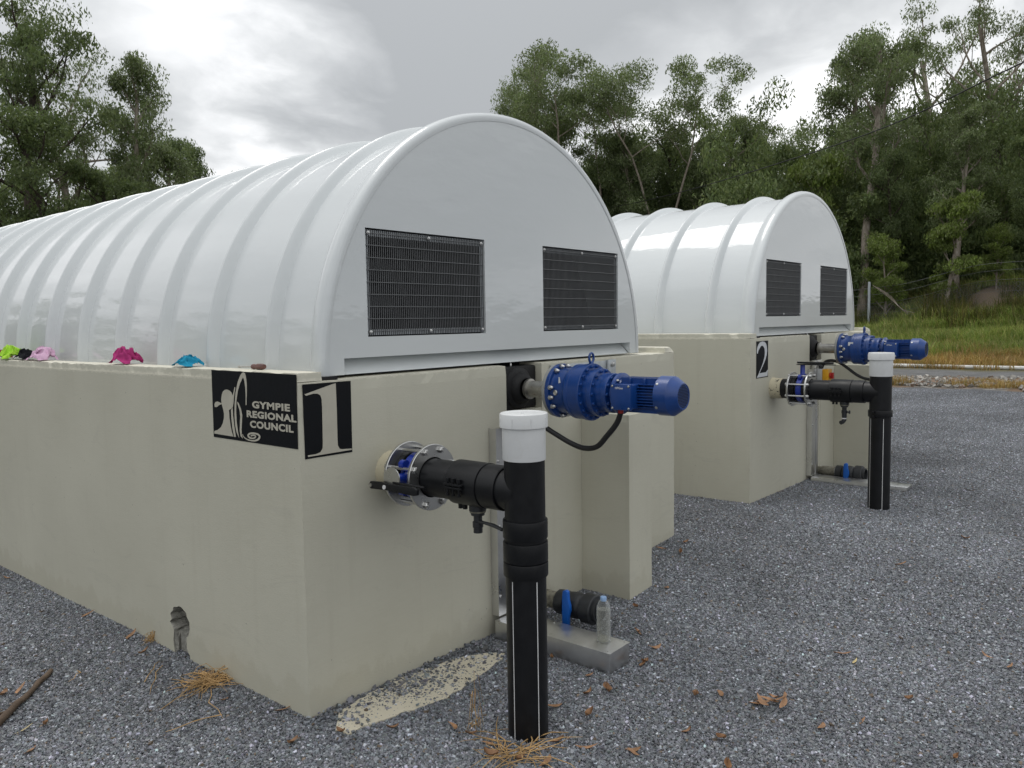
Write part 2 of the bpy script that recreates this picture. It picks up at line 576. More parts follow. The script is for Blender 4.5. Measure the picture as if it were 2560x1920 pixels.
class MB:
    def __init__(self):
        self.v, self.f = [], []

    def add(self, vs, fs):
        n = len(self.v)
        self.v += [tuple(p) for p in vs]
        self.f += [tuple(i + n for i in f) for f in fs]
        return self

    def box(self, x0, x1, y0, y1, z0, z1):
        vs = [(x, y, z) for z in (z0, z1) for y in (y0, y1) for x in (x0, x1)]
        return self.add(vs, [(0, 2, 3, 1), (4, 5, 7, 6), (0, 1, 5, 4), (2, 6, 7, 3), (0, 4, 6, 2), (1, 3, 7, 5)])

    def lathe(self, prof, o, d, seg=32, a0=0.0, a1=None, cap=True, ph=0.0):
        """prof: list of (radius, distance along d)"""
        d, e1, e2 = axis_frame(d)
        o = Vector(o)
        full = a1 is None
        n = seg if full else seg + 1
        vs, fs = [], []
        for r, t in prof:
            for k in range(n):
                a = ph + (2 * PI * k / seg if full else a0 + (a1 - a0) * k / seg)
                vs.append(o + d * t + e1 * (r * math.cos(a)) + e2 * (r * math.sin(a)))
        for i in range(len(prof) - 1):
            for k in range(seg):
                k2 = (k + 1) % n
                fs.append((i * n + k, i * n + k2, (i + 1) * n + k2, (i + 1) * n + k))
        if cap and full:
            if prof[0][0] > 1e-6:
                fs.append(tuple(range(n - 1, -1, -1)))
            if prof[-1][0] > 1e-6:
                fs.append(tuple((len(prof) - 1) * n + k for k in range(n)))
        return self.add(vs, fs)

    def cyl(self, o, d, r, t0, t1, seg=24, ph=0.0):
        return self.lathe([(r, t0), (r, t1)], o, d, seg, ph=ph)

    def tube(self, pts, r, seg=10):
        pts = [Vector(p) for p in pts]
        n = len(pts)
        rs = r if isinstance(r, (list, tuple)) else [r] * n
        vs, fs = [], []
        e1 = None
        for i, p in enumerate(pts):
            t = (pts[min(i + 1, n - 1)] - pts[max(i - 1, 0)]).normalized()
            if e1 is None:
                _, e1, _ = axis_frame(t)
            e1 = (e1 - t * e1.dot(t)).normalized()
            e2 = t.cross(e1)
            for k in range(seg):
                a = 2 * PI * k / seg
                vs.append(p + e1 * (rs[i] * math.cos(a)) + e2 * (rs[i] * math.sin(a)))
        for i in range(n - 1):
            for k in range(seg):
                k2 = (k + 1) % seg
                fs.append((i * seg + k, i * seg + k2, (i + 1) * seg + k2, (i + 1) * seg + k))
        fs.append(tuple(range(seg - 1, -1, -1)))
        fs.append(tuple((n - 1) * seg + k for k in range(seg)))
        return self.add(vs, fs)

    def prism(self, poly, to3d, depth):
        """poly of 2-D points; to3d(u, v, w) with w from 0 to depth"""
        n = len(poly)
        vs = [to3d(u, v, 0) for u, v in poly] + [to3d(u, v, depth) for u, v in poly]
        fs = [tuple(range(n - 1, -1, -1)), tuple(range(n, 2 * n))]
        fs += [(i, (i + 1) % n, n + (i + 1) % n, n + i) for i in range(n)]
        return self.add(vs, fs)

    def mesh(self, name, base=(0, 0, 0), bevel=0.0, smooth=None, seg=2):
        b = Vector(base)
        me = bpy.data.meshes.new(name)
        me.from_pydata([tuple(Vector(p) - b) for p in self.v], [], self.f)
        bm = bmesh.new()
        bm.from_mesh(me)
        bmesh.ops.recalc_face_normals(bm, faces=bm.faces)
        if bevel:
            es = [e for e in bm.edges if len(e.link_faces) == 2 and e.calc_face_angle(0) > 0.6]
            bmesh.ops.bevel(bm, geom=es, offset=bevel, segments=seg, affect='EDGES', profile=0.6, clamp_overlap=True)
        bm.to_mesh(me)
        bm.free()
        if smooth:
            me.polygons.foreach_set('use_smooth', [True] * len(me.polygons))
            me.set_sharp_from_angle(angle=math.radians(smooth))
        me.update()
        return me

    def build(self, name, mat, parent=None, fr=WORLD, base=None, bevel=0.0, smooth=35, seg=2):
        b = BASE[parent.name] if parent is not None else (base or (0, 0, 0))
        return link_mesh(name, self.mesh(name, b, bevel, smooth, seg), mat, parent, fr, base)


def copy_part(o, parent, loc, rot=None):
    c = o.copy()
    COL.objects.link(c)
    c.parent = parent
    c.location = loc
    if rot is not None:
        c.rotation_euler = rot
    BASE[c.name] = BASE[parent.name]
    return c


def text_mesh(txt, size, offset=0.0, extrude=0.0006, spacing=1.0):
    cu = bpy.data.curves.new('lettering', 'FONT')
    cu.body = txt
    cu.size = size
    cu.offset = offset
    cu.extrude = extrude
    cu.space_character = spacing
    cu.resolution_u = 4
    ob = bpy.data.objects.new('lettering', cu)
    COL.objects.link(ob)
    dg = bpy.context.evaluated_depsgraph_get()
    me = bpy.data.meshes.new_from_object(ob.evaluated_get(dg))
    bpy.data.objects.remove(ob)
    bpy.data.curves.remove(cu)
    return me


def concrete_box(mb, x0, x1, y0, y1, z0, z1, chip=None, cell=0.06, amp=0.006, seed=0.0):
    """box with a lattice on each face; edge vertices where chip(edge flags) is true are knocked back"""
    def lin(a, b):
        n = max(1, int(round((b - a) / cell)))
        return [a + (b - a) * i / n for i in range(n + 1)]
    X, Y, Z = lin(x0, x1), lin(y0, y1), lin(z0, z1)
    cache, vs, fs = {}, [], []

    def vid(x, y, z):
        key = (round(x, 5), round(y, 5), round(z, 5))
        if key in cache:
            return cache[key]
        fl = (-1 if x == x0 else (1 if x == x1 else 0), -1 if y == y0 else (1 if y == y1 else 0), -1 if z == z0 else (1 if z == z1 else 0))
        p = [x, y, z]
        if chip and sum(1 for q in fl if q) >= 2 and chip(fl):
            n = mnoise.fractal(Vector((x * 9 + seed, y * 9, z * 9)), 1.0, 2.0, 3)
            a = amp * (0.45 + max(0.0, n) * 1.6) * (1.0 if fl[2] == 1 else 0.35)
            for i in range(3):
                if fl[i]:
                    p[i] -= fl[i] * a * (0.5 + 0.8 * random.random())
        cache[key] = len(vs)
        vs.append(p)
        return cache[key]

    def face(A, B, mk):
        for i in range(len(A) - 1):
            for j in range(len(B) - 1):
                fs.append((vid(*mk(A[i], B[j])), vid(*mk(A[i + 1], B[j])), vid(*mk(A[i + 1], B[j + 1])), vid(*mk(A[i], B[j + 1]))))
    face(X, Y, lambda a, b: (a, b, z0))
    face(X, Y, lambda a, b: (a, b, z1))
    face(X, Z, lambda a, b: (a, y0, b))
    face(X, Z, lambda a, b: (a, y1, b))
    face(Y, Z, lambda a, b: (x0, a, b))
    face(Y, Z, lambda a, b: (x1, a, b))
    return mb.add(vs, fs)


def tiled_stuff(name, label, cat, tv, tf, tc, mat, pts, rots, scl, extra=None):
    """ONE object: a tile of small pieces repeated over points (the points ride in the same mesh)"""
    tv = np.asarray(tv, np.float32)
    pts = np.asarray(pts, np.float32)
    nt, npt = len(tv), len(pts)
    me = bpy.data.meshes.new(name)
    me.from_pydata(np.concatenate([tv, pts]).tolist(), [], tf)
    a = me.attributes.new('is_pt', 'FLOAT', 'POINT')
    a.data.foreach_set('value', np.concatenate([np.zeros(nt), np.ones(npt)]).astype(np.float32))
    a = me.attributes.new('rot', 'FLOAT_VECTOR', 'POINT')
    a.data.foreach_set('vector', np.concatenate([np.zeros((nt, 3)), rots]).astype(np.float32).ravel())
    a = me.attributes.new('scl', 'FLOAT_VECTOR', 'POINT')
    a.data.foreach_set('vector', np.concatenate([np.ones((nt, 3)), scl]).astype(np.float32).ravel())
    a = me.attributes.new('Col', 'FLOAT_COLOR', 'POINT')
    col = np.ones((nt + npt, 4), np.float32)
    col[:nt, :3] = tc
    a.data.foreach_set('color', col.ravel())
    me.materials.append(MATS[mat])
    o = bpy.data.objects.new(name, me)
    COL.objects.link(o)
    tag(o, label, cat, None, 'stuff')
    ng = bpy.data.node_groups.get('repeat_tile')
    if ng is None:
        ng = bpy.data.node_groups.new('repeat_tile', 'GeometryNodeTree')
        ng.interface.new_socket('Geometry', in_out='INPUT', socket_type='NodeSocketGeometry')
        ng.interface.new_socket('Geometry', in_out='OUTPUT', socket_type='NodeSocketGeometry')
        N, L = ng.nodes.new, ng.links.new
        gi, go = N('NodeGroupInput'), N('NodeGroupOutput')
        sepg = N('GeometryNodeSeparateGeometry')
        sepg.domain = 'POINT'

        def named(nm, t):
            n = N('GeometryNodeInputNamedAttribute')
            n.data_type = t
            n.inputs['Name'].default_value = nm
            return n.outputs['Attribute']
        cmp = N('FunctionNodeCompare')
        cmp.data_type = 'FLOAT'
        cmp.operation = 'GREATER_THAN'
        L(named('is_pt', 'FLOAT'), cmp.inputs[0])
        cmp.inputs[1].default_value = 0.5
        L(gi.outputs[0], sepg.inputs[0])
        L(cmp.outputs[0], sepg.inputs['Selection'])
        iop = N('GeometryNodeInstanceOnPoints')
        L(sepg.outputs['Selection'], iop.inputs['Points'])
        L(sepg.outputs['Inverted'], iop.inputs['Instance'])
        e2r = N('FunctionNodeEulerToRotation')
        L(named('rot', 'FLOAT_VECTOR'), e2r.inputs[0])
        L(e2r.outputs[0], iop.inputs['Rotation'])
        L(named('scl', 'FLOAT_VECTOR'), iop.inputs['Scale'])
        L(iop.outputs[0], go.inputs[0])
    md = o.modifiers.new('repeat', 'NODES')
    md.node_group = ng
    return o


def sstep(a, b, x):
    t = min(1.0, max(0.0, (x - a) / (b - a)))
    return t * t * (3 - 2 * t)


def gz(x, y):
    """ground height"""
    z = 0.12 * sstep(1.3, 4.0, x)
    if x > 22.4:
        k = sstep(22.4, 37.0, x)
        z += k * (1.25 + 1.1 * sstep(8.5, 2.0, y) * sstep(40, 20, y + 20))
        z += 0.55 * math.exp(-(((x - 33.5) / 2.6) ** 2 + ((y - 2.4) / 1.7) ** 2))
        z += k * 0.25 * mnoise.noise(Vector((x * 0.35, y * 0.35, 1.7)))
    z += 0.012 * mnoise.noise(Vector((x * 0.9, y * 0.9, 0.3)))
    return z


def polar(bearing, dist):
    b = math.radians(bearing)
    return CAM.x + math.sin(b) * dist, CAM.y + math.cos(b) * dist


random.seed(7)
rng = np.random.default_rng(7)


# ------------------------------------------------------------------ ground
def make_ground():
    def axis(parts):
        out = []
        for a, b, st in parts:
            out += list(np.arange(a, b, st))
        return out
    X = axis([(-420, -40, 60), (-40, -4, 4), (-4, 7, 0.25), (7, 20, 0.8), (20, 44, 0.5), (44, 80, 6), (80, 501, 60)])
    Y = axis([(-420, -40, 60), (-40, -6, 4), (-6, 14, 0.4), (14, 40, 2.0), (40, 80, 6), (80, 501, 60)])
    vs = [(x, y, gz(x, y) - 0.007) for y in Y for x in X]
    nx = len(X)
    fs = [(j * nx + i, j * nx + i + 1, (j + 1) * nx + i + 1, (j + 1) * nx + i) for j in range(len(Y) - 1) for i in range(nx - 1)]
    me = bpy.data.meshes.new('ground')
    me.from_pydata(vs, [], fs)
    me.polygons.foreach_set('use_smooth', [True] * len(fs))
    o = link_mesh('ground', me, 'ground')
    tag(o, 'flat gravelled yard rising to a grassy bank at the back', None, None, 'structure')


make_ground()


def pebbles(n, size, half, zlift, spread=True):
    """n random angular stones over a square of the given half width"""
    side = int(math.sqrt(n))
    g = (np.stack(np.meshgrid(np.arange(side), np.arange(side)), -1).reshape(-1, 2) + 0.5) / side * 2 * half - half
    g = g + rng.uniform(-0.55, 0.55, g.shape) * (2 * half / side)
    n = len(g)
    cube = np.array([(x, y, z) for z in (-1, 1) for y in (-1, 1) for x in (-1, 1)], float)
    s = size * np.exp(rng.normal(0, 0.24, (n, 1, 1))) * 0.5
    v = cube[None] * (1 + rng.uniform(-0.45, 0.15, (n, 8, 3))) * s * np.array([1.15, 0.85, 0.62])
    ang = rng.uniform(0, 2 * PI, n)
    til = rng.normal(0, 0.45, (n, 2))
    ca, sa = np.cos(ang), np.sin(ang)
    c1, s1 = np.cos(til[:, 0]), np.sin(til[:, 0])
    c2, s2 = np.cos(til[:, 1]), np.sin(til[:, 1])
    Rx = np.zeros((n, 3, 3)); Rx[:, 0, 0] = 1; Rx[:, 1, 1] = c1; Rx[:, 1, 2] = -s1; Rx[:, 2, 1] = s1; Rx[:, 2, 2] = c1
    Ry = np.zeros((n, 3, 3)); Ry[:, 1, 1] = 1; Ry[:, 0, 0] = c2; Ry[:, 0, 2] = s2; Ry[:, 2, 0] = -s2; Ry[:, 2, 2] = c2
    Rz = np.zeros((n, 3, 3)); Rz[:, 2, 2] = 1; Rz[:, 0, 0] = ca; Rz[:, 0, 1] = -sa; Rz[:, 1, 0] = sa; Rz[:, 1, 1] = ca
    v = np.einsum('nij,nkj->nki', Rz @ Ry @ Rx, v)
    v[:, :, 0] += g[:, 0:1]
    v[:, :, 1] += g[:, 1:2]
    v[:, :, 2] += rng.uniform(0.0, zlift, (n, 1))
    q = np.array([(0, 2, 3, 1), (4, 5, 7, 6), (0, 1, 5, 4), (2, 6, 7, 3), (0, 4, 6, 2), (1, 3, 7, 5)])
    f = (q[None] + (np.arange(n) * 8)[:, None, None]).reshape(-1, 4)
    t = rng.random(n)
    lum = np.exp(rng.normal(np.log(0.175), 0.40, n))
    lum[t > 0.986] = rng.uniform(0.45, 0.75, (t > 0.986).sum())
    tint = np.array([0.95, 1.0, 1.10]) + rng.normal(0, 0.03, (n, 3))
    col = lum[:, None] * tint
    br = rng.random(n) < 0.02
    col[br] = np.array([0.16, 0.12, 0.085]) * rng.uniform(0.6, 1.4, (br.sum(), 1))
    return v.reshape(-1, 3), f.tolist(), np.repeat(np.clip(col, 0.012, 0.85), 8, 0)


def make_gravel():
    h = 0.25
    v1, f1, c1 = pebbles(4900, 0.0086, h, 0.004)
    v2, f2, c2 = pebbles(1500, 0.0090, h, 0.007)
    v = np.concatenate([v1, v2])
    f = f1 + [tuple(i + len(v1) for i in q) for q in f2]
    c = np.concatenate([c1, c2])
    pts, rots = [], []
    for ix in range(-8, 34):
        for iy in range(-12, 40):
            x, y = ix * 0.5 + 0.1, iy * 0.5 + 0.1
            dx, dy = x - CAM.x, y - CAM.y
            d = math.hypot(dx, dy)
            b = math.degrees(math.atan2(dx, dy))
            if d > 17.5 or d < 1.2 or b < 2 or b > 112 or x > 15.2:
                continue
            if (0.35 < x < 2.65 and 0.4 < y < 6.1) or (4.4 < x < 6.6 and 0.3 < y < 6):
                continue
            if y > 7 and x < 3:
                continue
            gx = (gz(x + 0.2, y) - gz(x - 0.2, y)) / 0.4
            gy = (gz(x, y + 0.2) - gz(x, y - 0.2)) / 0.4
            nrm = Vector((-gx, -gy, 1)).normalized()
            q = Vector((0, 0, 1)).rotation_difference(nrm).to_matrix() @ Matrix.Rotation(PI / 2 * random.randrange(4), 3, 'Z')
            e = q.to_euler()
            pts.append((x, y, gz(x, y)))
            rots.append((e.x, e.y, e.z))
    s = np.ones((len(pts), 3))
    tiled_stuff('gravel', 'blue grey crushed stone gravel covering the yard', 'gravel', v, f, c, 'gravel', pts, np.array(rots), s)


make_gravel()


def blades(n, half, hmin, hmax, w, lean, palette):
    base = rng.uniform(-half, half, (n, 2))
    h = rng.uniform(hmin, hmax, n)
    a = rng.uniform(0, 2 * PI, n)
    le = np.abs(rng.normal(0, lean, n)) * h
    dx, dy = np.cos(a), np.sin(a)
    wx, wy = -np.sin(a) * w, np.cos(a) * w
    b0 = np.stack([base[:, 0] - wx, base[:, 1] - wy, np.full(n, -0.03)], 1)
    b1 = np.stack([base[:, 0] + wx, base[:, 1] + wy, np.full(n, -0.03)], 1)
    m0 = np.stack([base[:, 0] + dx * le * 0.3 - wx * 0.8, base[:, 1] + dy * le * 0.3 - wy * 0.8, h * 0.55], 1)
    m1 = np.stack([base[:, 0] + dx * le * 0.3 + wx * 0.8, base[:, 1] + dy * le * 0.3 + wy * 0.8, h * 0.55], 1)
    tp = np.stack([base[:, 0] + dx * le, base[:, 1] + dy * le, h * 0.97], 1)
    v = np.stack([b0, b1, m0, m1, tp], 1).reshape(-1, 3)
    f = []
    for i in range(n):
        k = i * 5
        f += [(k, k + 1, k + 3, k + 2), (k + 2, k + 3, k + 4)]
    pal = np.array(palette)
    c = pal[rng.integers(0, len(pal), n)] * rng.uniform(0.7, 1.3, (n, 1))
    return v, f, np.repeat(np.clip(c, 0, 0.8), 5, 0)


def scatter_rows(x0, x1, y0, y1, step, keep, smin, smax):
    P, R, S = [], [], []
    x = x0
    while x < x1:
        y = y0
        while y < y1:
            px, py = x + random.uniform(-.5, .5) * step, y + random.uniform(-.5, .5) * step
            if keep(px, py):
                P.append((px, py, gz(px, py)))
                R.append((0, 0, random.uniform(0, 2 * PI)))
                s = random.uniform(smin, smax)
                S.append((s, s, s * random.uniform(0.8, 1.25)))
            y += step
        x += step
    return P, np.array(R), np.array(S)


def vis(x, y, lo=66, hi=95):
    b = math.degrees(math.atan2(x - CAM.x, y - CAM.y))
    return lo < b < hi


def make_grass():
    def nn(x, y, s, o):
        return mnoise.noise(Vector((x * s + o, y * s, o)))
    v, f, c = blades(420, 0.6, 0.08, 0.38, 0.008, 0.8, [(0.40, 0.25, 0.10), (0.46, 0.31, 0.14), (0.32, 0.18, 0.075), (0.52, 0.40, 0.21), (0.28, 0.24, 0.08)])
    P, R, S = scatter_rows(22.75, 26.2, -1.5, 11, 0.55, lambda x, y: vis(x, y) and nn(x, y, 0.8, 3) > -0.5 + 0.25 * (x - 24.2), 0.7, 1.1)
    P2, R2, S2 = scatter_rows(15.8, 18.6, -2, 4.6, 0.5, lambda x, y: vis(x, y) and (nn(x, y, 0.75, 11) > 0.42 or (16.2 < x < 17.4 and 0.0 < y < 0.8)), 0.35, 0.65)
    tiled_stuff('dry_grass', 'dry orange brown grass along the white ground pipe', 'grass', v, f, c, 'grass', P + P2, np.concatenate([R, R2]), np.concatenate([S, S2]))
    v, f, c = blades(560, 0.7, 0.08, 0.42, 0.009, 0.9, [(0.21, 0.32, 0.07), (0.25, 0.36, 0.09), (0.16, 0.25, 0.06), (0.32, 0.37, 0.12), (0.38, 0.36, 0.16)])
    scar = lambda x, y: math.hypot((x - 32.4) * 0.8, y - 2.5) < 1.5 + nn(x, y, 1.1, 9) * 0.8
    P, R, S = scatter_rows(24.6, 38, -2.5, 13, 0.62, lambda x, y: vis(x, y) and not scar(x, y) and nn(x, y, 0.8, 3) < 0.45 + 0.5 * (x - 25.5), 0.7, 1.35)
    tiled_stuff('green_grass', 'long green grass growing on the bank below the fence', 'grass', v, f, c, 'grass', P, R, S)
    v, f, c = blades(300, 0.6, 0.2, 0.85, 0.011, 0.7, [(0.10, 0.085, 0.035), (0.07, 0.075, 0.025), (0.14, 0.115, 0.05), (0.05, 0.07, 0.02)])
    P, R, S = scatter_rows(29.5, 37, -1, 8, 0.7, lambda x, y: vis(x, y) and not scar(x, y) and nn(x, y, 0.45, 31) > 0.12, 0.7, 1.3)
    tiled_stuff('brown_weeds', 'brownish seeding weeds on the upper bank', 'weeds', v, f, c, 'grass', P, R, S)


make_grass()


def make_rocks():
    v, f, _ = pebbles(420, 0.075, 1.0, 0.02)
    n = len(v) // 8
    pal = np.array([(0.20, 0.185, 0.16), (0.29, 0.275, 0.25), (0.14, 0.13, 0.115), (0.36, 0.34, 0.31), (0.19, 0.12, 0.075)])
    c = pal[rng.integers(0, len(pal), n)] * rng.uniform(0.7, 1.25, (n, 1))
    P, R, S = scatter_rows(16.6, 19.4, -2.5, 6, 1.4, lambda x, y: vis(x, y), 0.8, 1.0)
    tiled_stuff('rubble', 'grey and brown rubble strip between the gravel and the white pipe', 'rubble', v, f, np.repeat(c, 8, 0), 'gravel', P, R, S)


make_rocks()


# ------------------------------------------------------------------ trees
def leaves(centres, radii, per, lsize, palette, droop=0.5, flat=0.65):
    """leaf diamonds gathered in clumps; returns verts, faces, colours"""
    C, Rr, tone = [], [], []
    for c, r in zip(centres, radii):
        n = int(per * random.uniform(0.7, 1.3))
        C.append(np.repeat(np.array([c]), n, 0))
        Rr.append(np.full(n, r))
        tone.append(np.full(n, random.uniform(0.72, 1.3)))
    C, Rr, tone = np.concatenate(C), np.concatenate(Rr), np.concatenate(tone)
    n = len(C)
    d = rng.normal(0, 1, (n, 3))
    d /= np.linalg.norm(d, axis=1)[:, None]
    rad = rng.random(n) ** 0.45
    p = C + d * (Rr * rad)[:, None] * np.array([1, 1, flat])
    ax = rng.normal(0, 1, (n, 3))
    ax[:, 2] -= droop * 2.2
    ax /= np.linalg.norm(ax, axis=1)[:, None]
    sd = np.cross(ax, rng.normal(0, 1, (n, 3)))
    sd /= np.linalg.norm(sd, axis=1)[:, None]
    ln = lsize * rng.uniform(0.6, 1.35, n)
    wd = ln * rng.uniform(0.13, 0.22, n)
    v = np.stack([p - ax * (ln * 0.5)[:, None], p + sd * wd[:, None], p + ax * (ln * 0.5)[:, None], p - sd * wd[:, None]], 1).reshape(-1, 3)
    f = (np.array([0, 1, 2, 3])[None] + (np.arange(n) * 4)[:, None]).tolist()
    pal = np.array(palette)
    col = pal[rng.integers(0, len(pal), n)] * (tone * rng.uniform(0.75, 1.25, n))[:, None]
    return v, f, np.repeat(np.clip(col, 0.004, 0.5), 4, 0)


def leaf_mesh(name, v, f, c, mat='leaf'):
    me = bpy.data.meshes.new(name)
    me.from_pydata(v.tolist(), [], f)
    a = me.attributes.new('Col', 'FLOAT_COLOR', 'POINT')
    col = np.ones((len(v), 4), np.float32)
    col[:, :3] = c
    a.data.foreach_set('color', col.ravel())
    me.materials.append(MATS[mat])
    return me


GUM = [(0.155, 0.205, 0.085), (0.185, 0.24, 0.1), (0.125, 0.17, 0.07), (0.25, 0.295, 0.165), (0.19, 0.21, 0.125)]
DARK = [(0.115, 0.16, 0.065), (0.14, 0.185, 0.075), (0.09, 0.125, 0.055), (0.17, 0.21, 0.095)]
LIME = [(0.18, 0.25, 0.055), (0.21, 0.28, 0.07), (0.15, 0.205, 0.05), (0.2, 0.23, 0.09)]


def grow(seed, H, first, nlimb, up, limb_len, clump, per, lsize, palette, lean=0.0, fork=False, droop=0.5, sub=4):
    """a gum tree of height about H standing at the origin: trunk mesh, crown mesh"""
    random.seed(seed)
    mb = MB()
    tips, rads = [], []

    def limb(p, d, L, r, lev):
        n = 6 if lev == 0 else (5 if lev == 1 else 3)
        pts, rs = [p.copy()], [r]
        q, dd = p.copy(), d.copy()
        for i in range(n):
            w = 0.09 if lev == 0 else 0.24
            dd = (dd + Vector((random.gauss(0, w), random.gauss(0, w), random.gauss(0, w * 0.5) + (0.05 if lev else 0.02)))).normalized()
            q = q + dd * (L / n)
            pts.append(q.copy())
            rs.append(r * (1 - (0.55 if lev == 0 else 0.72) * (i + 1) / n))
        mb.tube(pts, rs, 8 if lev == 0 else (5 if lev == 1 else 4))
        return pts, rs, dd

    d0 = Vector((lean, random.uniform(-0.05, 0.05), 1)).normalized()
    stems = []
    if fork:
        a, ra, da = limb(Vector((0, 0, -0.3)), d0, H * 0.22, H * 0.013, 0)
        for s in (-1, 1):
            stems.append(limb(a[-1], (da + Vector((0.28 * s, random.uniform(-0.2, 0.2), 0))).normalized(), H * 0.52, ra[-1] * 0.85, 0))
    else:
        stems.append(limb(Vector((0, 0, -0.3)), d0, H * 0.74, H * 0.0135, 0))
    for pts, rs, dd in stems:
        k = nlimb if not fork else max(3, int(nlimb * 0.6))
        for i in range(k):
            t = first + (1 - first) * (i + random.random() * 0.8) / k
            t = min(t, 0.999)
            j = t * (len(pts) - 1)
            j0 = int(j)
            p = pts[j0].lerp(pts[min(j0 + 1, len(pts) - 1)], j - j0)
            a = i * 2.4 + random.uniform(-0.5, 0.5)
            u = up + 0.5 * t
            d = Vector((math.cos(a), math.sin(a), u)).normalized()
            L = H * limb_len * (1.15 - 0.55 * t) * random.uniform(0.75, 1.25)
            lp, lr, ld = limb(p, d, L, rs[j0] * 0.5, 1)
            for m in range(sub):
                tt = 0.45 + 0.55 * (m + 0.6) / sub
                jj = min(int(tt * (len(lp) - 1)), len(lp) - 1)
                b = random.uniform(0, 2 * PI)
                d2 = (ld * 0.6 + Vector((math.cos(b), math.sin(b), random.uniform(0.0, 0.9)))).normalized()
                sp, sr, _ = limb(lp[jj], d2, L * random.uniform(0.25, 0.5), max(0.012, lr[jj] * 0.5), 2)
                tips.append(sp[-1])
                rads.append(clump * H * random.uniform(0.6, 1.25))
            tips.append(lp[-1])
            rads.append(clump * H * random.uniform(0.7, 1.2))
        tips.append(pts[-1] + Vector((0, 0, H * 0.03)))
        rads.append(clump * H)
    v, f, c = leaves([tuple(t) for t in tips], rads, per, lsize, palette, droop)
    top = v[:, 2].max()
    return mb.mesh('trunk', (0, 0, 0), 0, 60), leaf_mesh('crown', v, f, c), top


KINDS = {}


def tree_kind(key, bark, *a, **k):
    t, c, top = grow(*a, **k)
    t.materials.append(MATS[bark])
    KINDS[key] = (t, c, top)


tree_kind('tall', 'bark', 11, 20, 0.50, 11, 0.55, 0.22, 0.044, 185, 0.19, GUM, 0.05, sub=6)
tree_kind('tall_open', 'bark', 23, 22, 0.42, 11, 0.80, 0.26, 0.038, 140, 0.19, GUM, -0.06, sub=5, droop=0.8)
tree_kind('umbrella', 'bark', 31, 19, 0.58, 10, 0.75, 0.26, 0.046, 185, 0.19, GUM, 0.08, fork=True, sub=6)
tree_kind('dense', 'darkbark', 47, 17, 0.28, 13, 0.45, 0.21, 0.052, 200, 0.20, DARK, sub=6)
tree_kind('dense_two', 'bark', 53, 18, 0.32, 13, 0.55, 0.20, 0.048, 200, 0.20, GUM, 0.03, sub=6)
tree_kind('leaning', 'darkbark', 61, 19, 0.38, 12, 0.6, 0.26, 0.042, 165, 0.19, DARK, 0.14, droop=0.8, sub=6)
tree_kind('slender', 'bark', 71, 16, 0.50, 8, 0.6, 0.20, 0.046, 160, 0.19, GUM, -0.04, sub=5)
tree_kind('lime', 'bark', 83, 8, 0.10, 12, 0.55, 0.24, 0.080, 165, 0.19, LIME, sub=6)
tree_kind('lime_slim', 'bark', 89, 9, 0.20, 10, 0.8, 0.18, 0.066, 220, 0.19, LIME, 0.05, droop=0.9, sub=5)


def plant_tree(kind, bearing, dist, top_ratio, label, group=None, rz=None, wide=1.0, name='gum_tree'):
    """stand a tree at a bearing and distance from the yard; top_ratio = height above eye level / distance"""
    t, c, top = KINDS[kind]
    x, y = polar(bearing, dist)
    z = gz(x, y) if x < 60 else gz(60, y)
    H = CAM.z + top_ratio * dist - z
    s = H / top
    o = thing(name, label, 'tree', (x, y, z), WORLD, group)
    o.rotation_euler = (0, 0, random.uniform(0, 6.28) if rz is None else rz)
    o.scale = (s * wide, s * wide, s)
    for nm, me in (('trunk', t), ('crown', c)):
        p = bpy.data.objects.new(nm, me)
        COL.objects.link(p)
        p.parent = o
    return o


